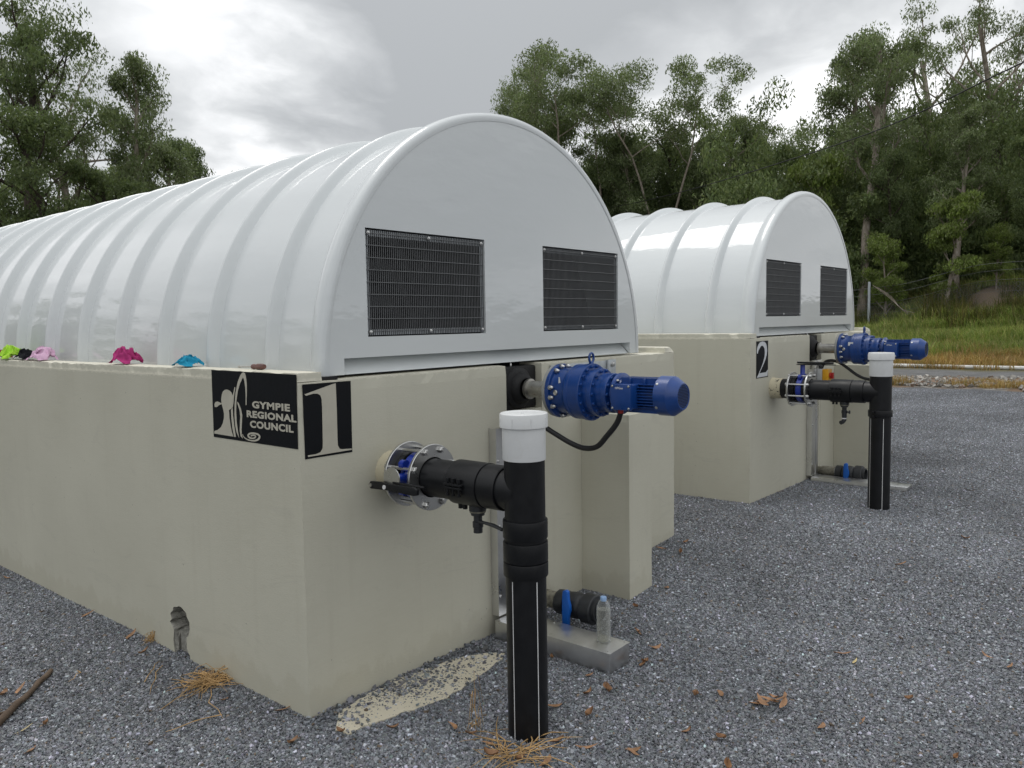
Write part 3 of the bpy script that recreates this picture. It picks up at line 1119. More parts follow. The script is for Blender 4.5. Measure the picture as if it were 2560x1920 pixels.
random.seed(5)
HERO = [
    # left group
    ('leaning', 19.6, 30, 0.40, 'tall dark gum tree cut by the left edge of the photo', 2.3, 1.0),
    ('tall_open', 22.6, 31, 0.375, 'tall open crowned gum tree behind the left end of the near dome', 2.0, 0.9),
    ('dense_two', 24.2, 33, 0.30, 'broad leafy gum tree right of the tallest left trees', 1.1, 0.7),
    ('leaning', 25.8, 36, 0.25, 'thin ragged gum tree on the right slope of the left tree group', 2.3, 0.8),
    ('dense', 21.0, 27, 0.235, 'dark bushy tree low in front of the left tall trees', 0.2, 1.1),
    ('dense', 28.4, 40, 0.225, 'small round crowned tree second from the right end of the left group', 4.0, 0.65),
    ('dense_two', 30.9, 42, 0.185, 'small tree at the right end of the left tree group', 2.6, 0.6),
    ('dense_two', 26.4, 37, 0.205, 'leafy tree in the low slope right of the ragged gum tree', 0.7, 0.9),
    ('dense', 24.0, 30, 0.185, 'dark leafy tree low behind the ridge of the near dome', 5.0, 1.1),
    ('dense', 27.8, 34, 0.165, 'low dark tree where the left wood meets the dome ridge', 3.9, 1.0),
    # middle group above the near dome
    ('tall', 51.9, 46, 0.285, 'gum tree left of the middle group with a branch reaching left', 3.0, 1.05),
    ('umbrella', 53.6, 48, 0.318, 'pale stemmed gum tree with tufted crown, left in the middle group', 1.0, 0.75),
    ('umbrella', 57.2, 45, 0.325, 'gum tree with a wide umbrella crown above the near dome shoulder', 0.3, 1.0),
    ('umbrella', 61.0, 45, 0.308, 'gum tree with forked pale trunk and leaning umbrella crown', 2.2, 0.9),
    ('tall', 63.2, 47, 0.245, 'gum tree sloping down at the right of the middle group', 1.3, 0.9),
    ('slender', 67.4, 48, 0.235, 'slender pale gum tree in the gap between the tall groups', 0.8, 0.9),
    # right group
    ('dense_two', 71.4, 42, 0.315, 'tall leafy gum tree over the far dome', 0.9, 0.85),
    ('tall', 74.0, 36.6, 0.345, 'tallest pointed gum tree with a long bare trunk over the far dome', 2.5, 0.85),
    ('tall_open', 78.0, 44, 0.38, 'very tall open gum tree reaching out of the top of the photo', 0.6, 1.0),
    ('tall_open', 82.4, 41, 0.36, 'tall open gum tree at the right edge of the photo', 2.9, 0.9),
    ('dense_two', 79.6, 36, 0.235, 'round leafy gum tree under the tall open trees at right', 1.9, 0.85),
    ('dense', 75.9, 37, 0.185, 'mid height dark gum tree right of the long bare trunk', 0.1, 0.8),
    ('dense', 83.2, 34, 0.19, 'dark leafy tree low at the right edge', 3.6, 0.9),
    # low bright ones by the fence
    ('lime', 75.4, 34.5, 0.098, 'bright green bushy sapling beside the far dome', 0.0, 0.9),
    ('lime_slim', 78.6, 34.0, 0.135, 'light green sapling right of the fence post', 1.0, 1.0),
    ('lime_slim', 70.9, 38, 0.195, 'yellow green young gum tree just above the far dome', 2.0, 0.8),
    ('lime', 81.6, 35.5, 0.10, 'pale leaved sapling at the right above the bank', 4.0, 0.9),
]
for k, b, d, tr, lab, rz, wd in HERO:
    plant_tree(k, b, d, tr, lab, None, rz, wd)
for i in range(13):
    plant_tree(random.choice(['dense', 'dense_two', 'dense']), 50.5 + 18 * (i + random.random() * 0.7) / 13, random.uniform(44, 50), random.uniform(0.175, 0.235),
               'leafy gum tree filling the wood between the two dome crowns', 'wood between the dome crowns', None, 0.95)
for i in range(34):
    # second row, told apart by nothing in the photo
    b = 44 + 42 * (i + random.random() * 0.8) / 34
    if 33 < b < 46:
        continue
    plant_tree(random.choice(['tall', 'dense', 'dense_two', 'slender', 'dense', 'umbrella']), b, random.uniform(50, 64), random.uniform(0.15, 0.225),
               'gum tree in the back row of the wood behind the domes', 'back row of the wood', None, 0.9)
for i in range(9):
    b = 14 + 19 * (i + random.random() * 0.8) / 9
    plant_tree(random.choice(['dense', 'dense', 'dense_two']), b, random.uniform(36, 48), random.uniform(0.13, 0.19) - 0.004 * max(0, b - 25),
               'dark tree in the low back row of the left wood', 'back row of the left wood', None, 1.0)


def make_undergrowth():
    """leafy understorey of the wood: one mass"""
    random.seed(91)
    cs, rs = [], []
    for i in range(120):
        cs.append((random.uniform(-3.0, 3.0), random.uniform(-1.8, 1.8), abs(random.gauss(0, 3.0)) + 0.3))
        rs.append(random.uniform(0.45, 0.95))
    v, f, c = leaves(cs, rs, 200, 0.20, [(0.14, 0.19, 0.075), (0.175, 0.23, 0.09), (0.11, 0.155, 0.065), (0.21, 0.25, 0.11)], 0.5, 0.8)
    P, R, S = [], [], []

    def put(b, d, smin, smax):
        x, y = polar(b, d)
        P.append((x, y, gz(min(x, 60), y) - 0.2))
        R.append((0, 0, random.uniform(0, 2 * PI)))
        s = random.uniform(smin, smax)
        S.append((s, s, s * random.uniform(0.9, 1.4)))
    for i in range(64):
        put(44 + 46 * (i + random.random()) / 64, random.uniform(46, 62), 0.8, 1.2)
    for i in range(24):
        put(66 + 24 * (i + random.random()) / 24, random.uniform(38, 43), 0.6, 1.0)
    for i in range(30):
        b = 10 + 21 * (i + random.random()) / 30
        put(b, random.uniform(30, 42), 0.55, 0.8 if b < 25 else 0.6)
    for i in range(20):
        # the wood goes on round the west side of the yard, seen as reflections in the domes
        put(-80 + 88 * (i + random.random()) / 20, random.uniform(34, 46), 0.8, 1.2)
    tiled_stuff('undergrowth', 'dark leafy undergrowth filling the wood between the trunks', 'undergrowth', v, f, c, 'leaf', P, np.array(R), np.array(S))


make_undergrowth()


# ------------------------------------------------------------------ tanks
H, H2, WR = 1.372, 1.335, 2.99
XC, ZC = 1.377, 1.350
RS, RO = 1.19, 1.240


def rough_cutter(pts, x0, x1, seed, amp):
    """closed ragged prism through the side wall: pts in (y, z)"""
    bm = bmesh.new()
    rings = []
    steps = 5
    for s in range(steps + 1):
        x = x0 + (x1 - x0) * s / steps
        k = 1.0 - 0.22 * max(0, s - 1) / steps
        cy = sum(p[0] for p in pts) / len(pts)
        cz = sum(p[1] for p in pts) / len(pts)
        ring = []
        for i, (y, z) in enumerate(pts):
            n = Vector((mnoise.noise(Vector((i * 1.7, s * 0.9, seed))), mnoise.noise(Vector((i * 1.7, s * 0.9, seed + 5)))))
            ring.append(bm.verts.new((x + random.uniform(-.004, .004) * (s == steps), cy + (y - cy) * k + n.x * amp, cz + (z - cz) * k + n.y * amp)))
        rings.append(ring)
    m = len(pts)
    for a, b in zip(rings, rings[1:]):
        for i in range(m):
            bm.faces.new((a[i], a[(i + 1) % m], b[(i + 1) % m], b[i]))
    bm.faces.new(rings[0][::-1])
    bm.faces.new(rings[-1])
    bmesh.ops.recalc_face_normals(bm, faces=bm.faces)
    me = bpy.data.meshes.new('cut')
    bm.to_mesh(me)
    bm.free()
    me.materials.append(MATS['raw'])
    return me


def cut_wall(o, cutters):
    tmp = []
    for me in cutters:
        c = bpy.data.objects.new('cut', me)
        COL.objects.link(c)
        c.location = o.location
        md = o.modifiers.new('hole', 'BOOLEAN')
        md.operation = 'DIFFERENCE'
        md.solver = 'EXACT'
        md.material_mode = 'TRANSFER'
        md.object = c
        tmp.append(c)
    dg = bpy.context.evaluated_depsgraph_get()
    me = bpy.data.meshes.new_from_object(o.evaluated_get(dg))
    o.modifiers.clear()
    o.data = me
    for c in tmp:
        bpy.data.objects.remove(c)


def make_tank(fr, label, damaged):
    base = (0, 0, 0)
    t = thing('concrete_tank', label, 'tank', base, fr, 'concrete tanks')
    top = lambda fl: fl[2] == 1
    top_left = lambda fl: fl[2] == 1 or (fl[0] == -1 and fl[1] == -1)
    w = MB()
    z0 = -0.25
    concrete_box(w, 0, 0.2, 0.15, 6.4, z0, H2, None, 0.08)
    side = w.build('side_wall', 'paint', t, smooth=None)
    if damaged:
        n = 30
        hole = [(0.995 + (0.088 + (0.012 * (i % 3 - 1) if 0.25 < math.cos(2 * PI * i / n) else 0)) * math.cos(2 * PI * i / n), 0.165 + 0.078 * math.sin(2 * PI * i / n)) for i in range(n)]
        gouge = [(1.06, 0.13), (1.066, 0.06), (1.055, -0.06), (0.90, -0.06), (0.915, 0.02), (0.945, 0.05), (0.935, 0.11), (0.98, 0.14)]
        cut_wall(side, [rough_cutter(hole, -0.03, 0.13, 2.0, 0.012), rough_cutter(gouge, -0.03, 0.03, 7.0, 0.018)])
    w = MB()
    concrete_box(w, 2.87, WR, 0.15, 6.4, z0, H2, None, 0.2)
    w.build('side_wall', 'paint', t, smooth=None)
    w = MB()
    ff = lambda fl: fl[2] == 1 and fl[1] == -1 or (fl[0] == -1 and fl[1] == -1)
    concrete_box(w, 0, 1.237, 0, 0.15, z0, H2, ff, 0.05, 0.005, 3)
    concrete_box(w, 1.237, 1.53, 0.002, 0.148, z0, 1.10, lambda fl: fl[2] == 1, 0.05, 0.004, 5)
    concrete_box(w, 1.53, WR, 0, 0.15, z0, H2, lambda fl: fl[2] == 1 and fl[1] == -1 or (fl[0] == 1 and fl[1] == -1), 0.05, 0.005, 9)
    w.build('front_wall', 'paint', t, smooth=None)
    w = MB()
    concrete_box(w, 0.2, 2.87, 6.25, 6.4, z0, H2, None, 0.3)
    w.build('back_wall', 'paint', t, smooth=None)
    for x0, x1 in ((0.001, 0.115), (2.875, WR - 0.001)):
        w = MB()
        concrete_box(w, x0, x1, 0.002, 6.4, H2, H, lambda fl: fl[2] == 1 or (fl[1] == -1 and fl[2] != -1), 0.03, 0.007, 4 + x0)
        w.build('upstand', 'paint', t, smooth=None)
    w = MB()
    concrete_box(w, 1.89, 2.133, -0.315, -0.001, z0, 1.04, lambda fl: fl[2] == 1 or (fl[1] == -1 and fl[0] != 0), 0.04, 0.005, 13)
    w.build('pier', 'paint', t, smooth=None)
    # black packer strip under the dome corner
    w = MB()
    w.box(0.122, 0.20, 0.012, 0.06, H2 - 0.001, H2 + 0.012)
    w.build('rubber_packer', 'rubber', t)
    return t


make_tank(T1, 'near cream painted concrete tank numbered one with council sign', True)
make_tank(T2, 'far cream painted concrete tank numbered two', False)


def make_dome(fr, label, nrib):
    t = thing('dome_cover', label, 'dome cover', (XC, 0.05, H2), fr, 'white ribbed dome covers')
    zb = H2 + 0.012
    Y0, Y1 = 0.045, 6.25

    def arch(prof, seg=72):
        """sweep (radius, y) profile over the half circle, with short upright skirts"""
        vs, fs = [], []
        A = [(None, -1)] + [(PI * k / seg, 0) for k in range(seg + 1)] + [(None, 1)]
        n = len(A)
        for r, y in prof:
            for a, s in A:
                if a is None:
                    vs.append((XC + s * r, y, zb))
                else:
                    vs.append((XC - r * math.cos(a), y, ZC + r * math.sin(a)))
        for i in range(len(prof) - 1):
            for k in range(n - 1):
                fs.append((i * n + k, i * n + k + 1, (i + 1) * n + k + 1, (i + 1) * n + k))
        return MB().add(vs, fs)
    shell = arch([(RS, 0.10), (RS, 0.4), (RS, 2), (RS, 4), (RS, Y1), (RS - 0.3, Y1 + 0.02), (0.02, Y1 + 0.03)])
    shell.build('shell', 'gel', t, smooth=50)
    rim = [(1.196, Y0 - 0.002), (1.212, Y0 - 0.005), (1.226, Y0 - 0.001), (1.236, Y0 + 0.012), (RO, Y0 + 0.03), (1.239, Y0 + 0.05), (1.234, Y0 + 0.068), (1.222, Y0 + 0.086), (1.206, Y0 + 0.102), (1.195, Y0 + 0.115), (1.1895, Y0 + 0.128)]
    arch(rim).build('rim', 'gel', t, smooth=60)
    for i in range(nrib):
        yc = 0.434 + 0.4725 * i
        pr = []
        for k in range(13):
            s = -1 + 2 * k / 12
            pr.append((RS - 0.0008 + 0.044 * (0.5 + 0.5 * math.cos(PI * s)) ** 0.62, yc + 0.040 * s))
        arch(pr).build('rib', 'gel', t, smooth=60)
    # end wall with two vent openings and the recessed foot
    op = [(0.392, 1.143, 1.50, 1.955), (1.612, 2.363, 1.50, 1.955), (0.262, 2.498, zb, 1.414)]
    xs = sorted(set([XC - 1.197 * math.cos(PI * k / 80) for k in range(81)] + [v for o in op for v in o[:2]]))
    m = MB()
    arc = lambda x: ZC + math.sqrt(max(0.0, 1.197 ** 2 - (x - XC) ** 2))
    for xa, xb in zip(xs, xs[1:]):
        xm = (xa + xb) / 2
        cuts = sorted((o[2], o[3]) for o in op if o[0] < xm < o[1])
        lo = zb
        segs = []
        for c0, c1 in cuts:
            if c0 > lo + 1e-6:
                segs.append((lo, c0))
            lo = c1
        for s0, s1 in segs:
            m.add([(xa, Y0, s0), (xb, Y0, s0), (xb, Y0, s1), (xa, Y0, s1)], [(0, 1, 2, 3)])
        m.add([(xa, Y0, lo), (xb, Y0, lo), (xb, Y0, max(lo, arc(xb))), (xa, Y0, max(lo, arc(xa)))], [(0, 1, 2, 3)])
    ya = Y0 + 0.035
    for x0, x1, z0, z1 in op[:2]:
        for a, b in (((x0, z0), (x1, z0)), ((x1, z0), (x1, z1)), ((x1, z1), (x0, z1)), ((x0, z1), (x0, z0))):
            m.add([(a[0], Y0, a[1]), (b[0], Y0, b[1]), (b[0], ya, b[1]), (a[0], ya, a[1])], [(0, 1, 2, 3)])
    ew = m.build('end_wall', 'gel', t, smooth=30)
    x0, x1, z1 = op[2][0], op[2][1], 1.414
    m = MB()
    yb = Y0 + 0.075
    m.add([(x0, Y0, z1), (x1, Y0, z1), (x1, yb, z1), (x0, yb, z1)], [(0, 1, 2, 3)])
    m.add([(x0, Y0, zb), (x0, Y0, z1), (x0, yb, z1), (x0, Y0 + 0.004, zb)], [(0, 1, 2, 3)])
    m.add([(x1, Y0, zb), (x1, Y0, z1), (x1, yb, z1), (x1, Y0 + 0.004, zb)], [(0, 1, 2, 3)])
    m.add([(x0, yb, z1), (x1, yb, z1), (x1, Y0 + 0.012, zb), (x0, Y0 + 0.012, zb)], [(0, 1, 2, 3)])
    m.add([(x0, Y0 + 0.012, zb), (x1, Y0 + 0.012, zb), (x1, Y0 + 0.1, zb + 0.002), (x0, Y0 + 0.1, zb + 0.002)], [(0, 1, 2, 3)])
    m.build('foot_recess', 'gel', ew, smooth=None)
    # vent grilles
    for gx0, gx1, gz0, gz1 in op[:2]:
        e = 0.006
        a0, a1, b0, b1 = gx0 + e, gx1 - e, gz0 + e, gz1 - e
        yf = Y0 + 0.008
        g = MB()
        n = 66
        for i in range(n + 1):
            x = a0 + (a1 - a0) * i / n
            g.box(x - 0.0012, x + 0.0012, yf, yf + 0.004, b0, b1)
        for i in range(9):
            z = b0 + (b1 - b0) * (i + 0.35) / 8.6
            g.box(a0, a1, yf - 0.003, yf - 0.0002, z - 0.0015, z + 0.0015)
        gr = g.build('vent_grille', 'grating', t, smooth=None)
        gr['kind'] = 'stuff'
        for z0_, z1_ in ((b1 - 0.026, b1), (b0, b0 + 0.024)):
            MB().box(a0, a1, yf + 0.0045, yf + 0.009, z0_, z1_).build('clamp_strip', 'galv', gr)
        for xx in (a0 + 0.012, a0 + 0.018):
            pass
        for sx in (a0, a1 - 0.018):
            MB().box(sx, sx + 0.018, yf + 0.0045, yf + 0.008, b0 + 0.024, b1 - 0.026).build('side_strip', 'galv', gr)
        for zz in (b1 - 0.014, b0 + 0.012):
            for xx in (a0 + 0.014, (a0 + a1) / 2, a1 - 0.014):
                MB().lathe([(0.009, 0), (0.009, 0.002), (0.0055, 0.003), (0.005, 0.006), (0.001, 0.008)], (xx, yf - 0.003, zz), (0, -1, 0), 12).build('bolt', 'steel', gr)
    return t


make_dome(T1, 'near white ribbed fibreglass dome cover on tank one', 13)
make_dome(T2, 'far white ribbed fibreglass dome cover on tank two', 13)


def make_drum(fr, label):
    m = MB()
    m.lathe([(0.05, 0.30), (1.09, 0.30), (1.09, 6.0), (0.05, 6.0)], (XC, 0, 1.30), (0, 1, 0), 40)
    o = m.build('treatment_drum', 'media', None, fr, (XC, 0.3, 0.3), smooth=40)
    tag(o, label, 'drum', 'dark drums inside the domes')


make_drum(T1, 'dark drum seen through the vent grilles of the near dome')
make_drum(T2, 'dark drum seen through the vent grilles of the far dome')


# ------------------------------------------------------------------ painted signs
def council_sign():
    t = thing('council_sign', 'black council sign with pale figure emblem and lettering on tank side', 'sign', (0, 0.31, 1.077))
    P = lambda u, w, d: (-0.0008 - d, 0.615 - u, 1.077 + w)
    MB().prism([(-0.002, 0.001), (0.603, 0.0), (0.6095, 0.288), (0.003, 0.2915)], P, 0.0008).build('panel', 'signblack', t, smooth=None)
    Q = lambda u, w, d: (-0.0022 - d, 0.615 - u, 1.077 + w)
    FIG = [(0.0051, 0.0163), (0.0078, 0.0275), (0.0356, 0.0343), (0.0627, 0.0487), (0.0784, 0.0669), (0.0887, 0.0892), (0.0903, 0.1079), (0.087, 0.1231), (0.0803, 0.1382), (0.0744, 0.1502), (0.0737, 0.1687), (0.0798, 0.1875), (0.0894, 0.2018), (0.1041, 0.2095), (0.1211, 0.2114), (0.1376, 0.209), (0.1536, 0.2015), (0.1611, 0.1912), (0.1647, 0.1883), (0.1699, 0.1992), (0.1801, 0.2238), (0.1865, 0.2231), (0.1783, 0.201), (0.1706, 0.1734), (0.1664, 0.155), (0.1608, 0.1395), (0.148, 0.1312), (0.1298, 0.1256), (0.1313, 0.095), (0.137, 0.0617), (0.1457, 0.0316), (0.1554, 0.0146)]
    LEAF = [(0.019, 0.1324), (0.0176, 0.1442), (0.0266, 0.154), (0.043, 0.157), (0.0599, 0.1541), (0.0739, 0.1502), (0.0736, 0.1471), (0.0532, 0.1414), (0.0352, 0.1326)]
    ST1 = [(0.146, 0.1265), (0.1595, 0.1364), (0.1598, 0.106), (0.1648, 0.0636), (0.1747, 0.0146), (0.1609, 0.0144), (0.1502, 0.0534), (0.1461, 0.0929)]
    ARCH = [(0.198, 0.0128), (0.1817, 0.0343), (0.173, 0.0642), (0.1709, 0.1066), (0.1758, 0.1555), (0.1865, 0.2014), (0.2063, 0.2473), (0.2273, 0.2749), (0.2415, 0.2858), (0.2522, 0.2875), (0.2625, 0.2834), (0.2692, 0.2673), (0.2721, 0.2348), (0.2692, 0.196), (0.2634, 0.1541), (0.258, 0.1523), (0.2608, 0.1897), (0.2608, 0.2254), (0.2551, 0.2549), (0.2475, 0.2666), (0.2395, 0.2598), (0.2218, 0.2389), (0.2033, 0.2081), (0.1904, 0.1683), (0.1849, 0.1257), (0.1852, 0.0802), (0.1906, 0.0441)]
    ST3 = [(0.226, 0.012), (0.2106, 0.0213), (0.2057, 0.0422), (0.2091, 0.0727), (0.2141, 0.1032), (0.2108, 0.1302), (0.1966, 0.1566), (0.1955, 0.1641), (0.2075, 0.1571), (0.2219, 0.1338), (0.2292, 0.1102), (0.2247, 0.0798), (0.2197, 0.0493), (0.2192, 0.0281)]
    SW = [(0.2247, 0.03), (0.2371, 0.0174), (0.2685, 0.0094), (0.3104, 0.0098), (0.3395, 0.0181), (0.349, 0.0292), (0.3409, 0.0374), (0.3178, 0.0401), (0.2917, 0.039), (0.2729, 0.0337), (0.267, 0.0258), (0.2797, 0.0193), (0.3033, 0.0191), (0.3194, 0.0254), (0.3172, 0.0312), (0.3016, 0.032), (0.2856, 0.0278)]
    for nm, pl in (('figure_emblem', FIG), ('leaf_emblem', LEAF), ('stem_emblem', ST1), ('arch_emblem', ARCH), ('stem_emblem', ST3)):
        MB().prism(pl, Q, 0.0008).build(nm, 'signcream', t, smooth=None)
    # swirl as a ribbon
    m = MB()
    pts = []
    for i in range(len(SW) - 1):
        a, b = SW[i], SW[i + 1]
        p0, p3 = SW[max(i - 1, 0)], SW[min(i + 2, len(SW) - 1)]
        for s in (0, 0.34, 0.67):
            q = []
            for k in (0, 1):
                m0, m1 = (b[k] - p0[k]) / 2, (p3[k] - a[k]) / 2
                q.append((2 * s ** 3 - 3 * s ** 2 + 1) * a[k] + (s ** 3 - 2 * s ** 2 + s) * m0 + (-2 * s ** 3 + 3 * s ** 2) * b[k] + (s ** 3 - s ** 2) * m1)
            pts.append(tuple(q))
    pts.append(SW[-1])
    vs, fs = [], []
    n = len(pts)
    for i, p in enumerate(pts):
        a, b = pts[max(i - 1, 0)], pts[min(i + 1, n - 1)]
        dx, dy = b[0] - a[0], b[1] - a[1]
        l = math.hypot(dx, dy) or 1
        w = 0.0042 * (0.5 + min(1, i / 12)) * (0.75 if i > 34 else 1)
        for s in (-1, 1):
            vs.append(Q(p[0] - dy / l * w * s, p[1] + dx / l * w * 0.6 * s, 0.0006))
    for i in range(n - 1):
        fs.append((2 * i, 2 * i + 1, 2 * i + 3, 2 * i + 2))
    m.add(vs, fs).build('swirl_emblem', 'signcream', t, smooth=None)
    for txt, u0, u1, w0, w1 in (('GYMPIE', 0.305, 0.563, 0.1435, 0.1728), ('REGIONAL', 0.263, 0.602, 0.1035, 0.1325), ('COUNCIL', 0.284, 0.581, 0.0622, 0.0920)):
        me = text_mesh(txt, 1.0, 0.042, 0.01, 1.10)
        co = np.empty(len(me.vertices) * 3, np.float32)
        me.vertices.foreach_get('co', co)
        co = co.reshape(-1, 3)
        mn, mx = co.min(0), co.max(0)
        o3 = np.empty_like(co)
        b = BASE[t.name]
        o3[:, 0] = -0.0022 - 0.0008 * (co[:, 2] - mn[2]) / (mx[2] - mn[2]) - b.x
        o3[:, 1] = 0.615 - (u0 + (u1 - u0) * (co[:, 0] - mn[0]) / (mx[0] - mn[0])) - b.y
        o3[:, 2] = 1.077 + w0 + (w1 - w0) * (co[:, 1] - mn[1]) / (mx[1] - mn[1]) - b.z
        me.vertices.foreach_set('co', o3.ravel())
        me.update()
        link_mesh('lettering', me, 'signcream', t)


council_sign()


def number_sign(fr, label, panel, digit, mat, x0, z0):
    t = thing('number_sign', label, 'sign', (x0 + 0.12, 0, z0), fr, 'tank number signs')
    P = lambda u, w, d: (u, -0.0008 - d, w)
    MB().prism(panel, P, 0.0008).build('panel', 'signblack', t, smooth=None)
    Q = lambda u, w, d: (u, -0.0022 - d, w)
    MB().prism(digit, Q, 0.0008).build('numeral', mat, t, smooth=None)


ONE = [(0.0022, 0.2518), (0.1346, 0.2815), (0.1525, 0.284), (0.1533, 0.1744), (0.1521, 0.058), (0.1529, 0.0345), (0.1613, 0.0202), (0.1739, 0.0164), (0.2217, 0.013), (0.2222, 0.0076), (0.0089, 0.0079), (0.0075, 0.0144), (0.0466, 0.0141), (0.0674, 0.0183), (0.0784, 0.0326), (0.08, 0.0526), (0.0816, 0.1241), (0.0826, 0.1954), (0.0815, 0.2269), (0.0769, 0.2415), (0.0635, 0.2497), (0.0431, 0.2513), (0.0092, 0.2456)]
number_sign(T1, 'black panel with pale numeral one on near tank corner', [(0.021, 1.036), (0.251, 1.034), (0.254, 1.325), (0.020, 1.326)], [(u + 0.025, w + 1.036) for u, w in ONE], 'signcream', 0.025, 1.036)
TWO = [(0.1128, 1.2144), (0.1093, 1.2353), (0.1183, 1.261), (0.1401, 1.2837), (0.1716, 1.301), (0.21, 1.3051), (0.2489, 1.3027), (0.2818, 1.2898), (0.2987, 1.2654), (0.3059, 1.2332), (0.2967, 1.1963), (0.2776, 1.1652), (0.2456, 1.1323), (0.2073, 1.0999), (0.1631, 1.0603), (0.2862, 1.061), (0.3255, 1.0801), (0.3166, 1.0298), (0.1128, 1.028), (0.1441, 1.0535), (0.1944, 1.1006), (0.2324, 1.1435), (0.2576, 1.1847), (0.2635, 1.2189), (0.2565, 1.2456), (0.2366, 1.2648), (0.2105, 1.2736), (0.1849, 1.2692), (0.1597, 1.2517), (0.1378, 1.2342), (0.1286, 1.2137)]
number_sign(T2, 'black panel with silvery numeral two on far tank corner', [(0.104, 1.0218), (0.330, 1.0225), (0.328, 1.3097), (0.103, 1.3085)], TWO, 'signwhite', 0.104, 1.022)


# ------------------------------------------------------------------ drive units
def make_drive(fr, label, which):
    def ST(a):
        """stations along the shaft"""
        return float(np.interp(a, [0.0, 0.05, 0.112, 0.138, 0.1495, 0.17, 0.25, 0.37, 0.435, 0.495, 0.54, 0.575, 0.77, 0.86, 0.9], [0.0, 0.05, 0.185, 0.214, 0.2325, 0.254, 0.345, 0.432, 0.486, 0.556, 0.582, 0.612, 0.80, 0.872, 0.908]))
    A = Vector((XC, 0, 1.21))
    D = Vector((0, -1, 0))
    t = thing('gear_motor', label, 'gear motor', (XC, -0.15, 1.21), fr, 'blue gear motors')
    L = lambda prof, seg=40: MB().lathe([(r, ST(a)) for r, a in prof], A, D, seg)
    off = 0.0 if which == 1 else -0.004
    o = off
    L([(0.0, 0.03), (0.050, 0.03), (0.052, 0.036), (0.052, 0.048), (0.042, 0.05), (0.042, 0.112 + o), (0.05, 0.116 + o), (0.06, 0.120 + o), (0.06, 0.138 + o), (0, 0.138 + o)]).build('drive_shaft', 'shaft', t, smooth=40)
    L([(0, 0.136 + o), (0.128, 0.136 + o), (0.130, 0.138 + o), (0.130, 0.149 + o), (0, 0.149 + o)]).build('adapter_plate', 'greyiron', t, smooth=40)
    A2 = A + D * o
    L2 = lambda prof, seg=44: MB().lathe([(r, ST(a)) for r, a in prof], A2, D, seg)
    gb = L2([(0, 0.1495), (0.132, 0.1495), (0.134, 0.152), (0.134, 0.168), (0.132, 0.170), (0.114, 0.171), (0.112, 0.176), (0.112, 0.222), (0.118, 0.236), (0.130, 0.246), (0.133, 0.250), (0.133, 0.272),
             (0.131, 0.274), (0.131, 0.300), (0.134, 0.303), (0.134, 0.336), (0.138, 0.339), (0.138, 0.366), (0.136, 0.369), (0.120, 0.370), (0.110, 0.372), (0.110, 0.404), (0.112, 0.406), (0.115, 0.409), (0.115, 0.433), (0.113, 0.435), (0.095, 0.436), (0.090, 0.438),
             (0.090, 0.448), (0.092, 0.45), (0.092, 0.470), (0.094, 0.473), (0.094, 0.492), (0.092, 0.494), (0.078, 0.495), (0.066, 0.502), (0.064, 0.530), (0.070, 0.538), (0.0, 0.54)]).build('gearbox', 'blue', t, smooth=30)

    def ring(n, r, a, mat, prof, name, ph=0.0, skip=()):
        first = None
        for k in range(n):
            if k in skip:
                continue
            an = ph + 2 * PI * k / n
            c = A2 + Vector((math.cos(an) * r, 0, math.sin(an) * r)) + D * ST(a)
            if first is None:
                m = MB().lathe(prof, (0, 0, 0), D, 8)
                first = bpy.data.meshes.new(name)
                first = m.mesh(name, (0, 0, 0), 0, 40)
                first.materials.append(MATS[mat])
            b = bpy.data.objects.new(name, first)
            COL.objects.link(b)
            b.parent = gb
            b.location = c - BASE[gb.name]
    nut = [(0.0125, 0), (0.0125, 0.010), (0.009, 0.012), (0.008, 0.019), (0.0045, 0.0235), (0.0005, 0.025)]
    ring(16, 0.1225, 0.1695, 'steel', nut, 'cap_nut', PI / 16, (2, 6, 10, 14))
    sb = [(0.0075, 0), (0.0075, 0.010), (0.006, 0.011), (0.0042, 0.011), (0.004, 0.005), (0.0002, 0.005)]
    ring(18, 0.1245, 0.3695, 'blue', sb, 'socket_bolt')
    ring(14, 0.1045, 0.4355, 'blue', sb, 'socket_bolt')
    ring(12, 0.0845, 0.4945, 'blue', sb, 'socket_bolt')
    MB().lathe([(0.013, 0), (0.013, 0.006), (0.010, 0.008), (0.009, 0.004), (0, 0.004)], A2 + D * ST(0.198) + Vector((-0.111, 0, 0.0)), (-1, 0, 0), 10).build('oil_plug', 'steel', gb)
    if which == 1:
        MB().prism([(0, 0), (0.012, 0.004), (0.006, 0.03), (0.002, 0.03)], lambda u, v, w: tuple(A2 + D * (ST(0.212) + u) + Vector((-0.1085 - w, 0, 0.045 + v))), 0.0015).build('name_label', 'stripe', gb)
    else:
        MB().box(XC - 0.124, XC - 0.1145, -0.365 - o, -0.325 - o, 1.24, 1.27).build('name_label', 'stripe', gb)
    # lifting eye on top of the second stage
    top = A2 + D * ST(0.352) + Vector((0, 0, 0.138))
    pts = [top + Vector((0.019 * math.sin(a), 0, 0.026 - 0.023 * math.cos(a))) for a in [2 * PI * k / 20 for k in range(20)]]
    pts.append(pts[0])
    m = MB().tube(pts, 0.0058, 8)
    m.lathe([(0.012, -0.004), (0.012, 0.004), (0.007, 0.008), (0, 0.008)], top, (0, 0, 1), 12)
    m.build('lifting_eye', 'blue', t, smooth=60)
    # motor
    fl = L2([(0, 0.538), (0.095, 0.538), (0.097, 0.541), (0.097, 0.556), (0.094, 0.559), (0.076, 0.562), (0.074, 0.575), (0, 0.575)]).build('motor_flange', 'blue', t, smooth=35)
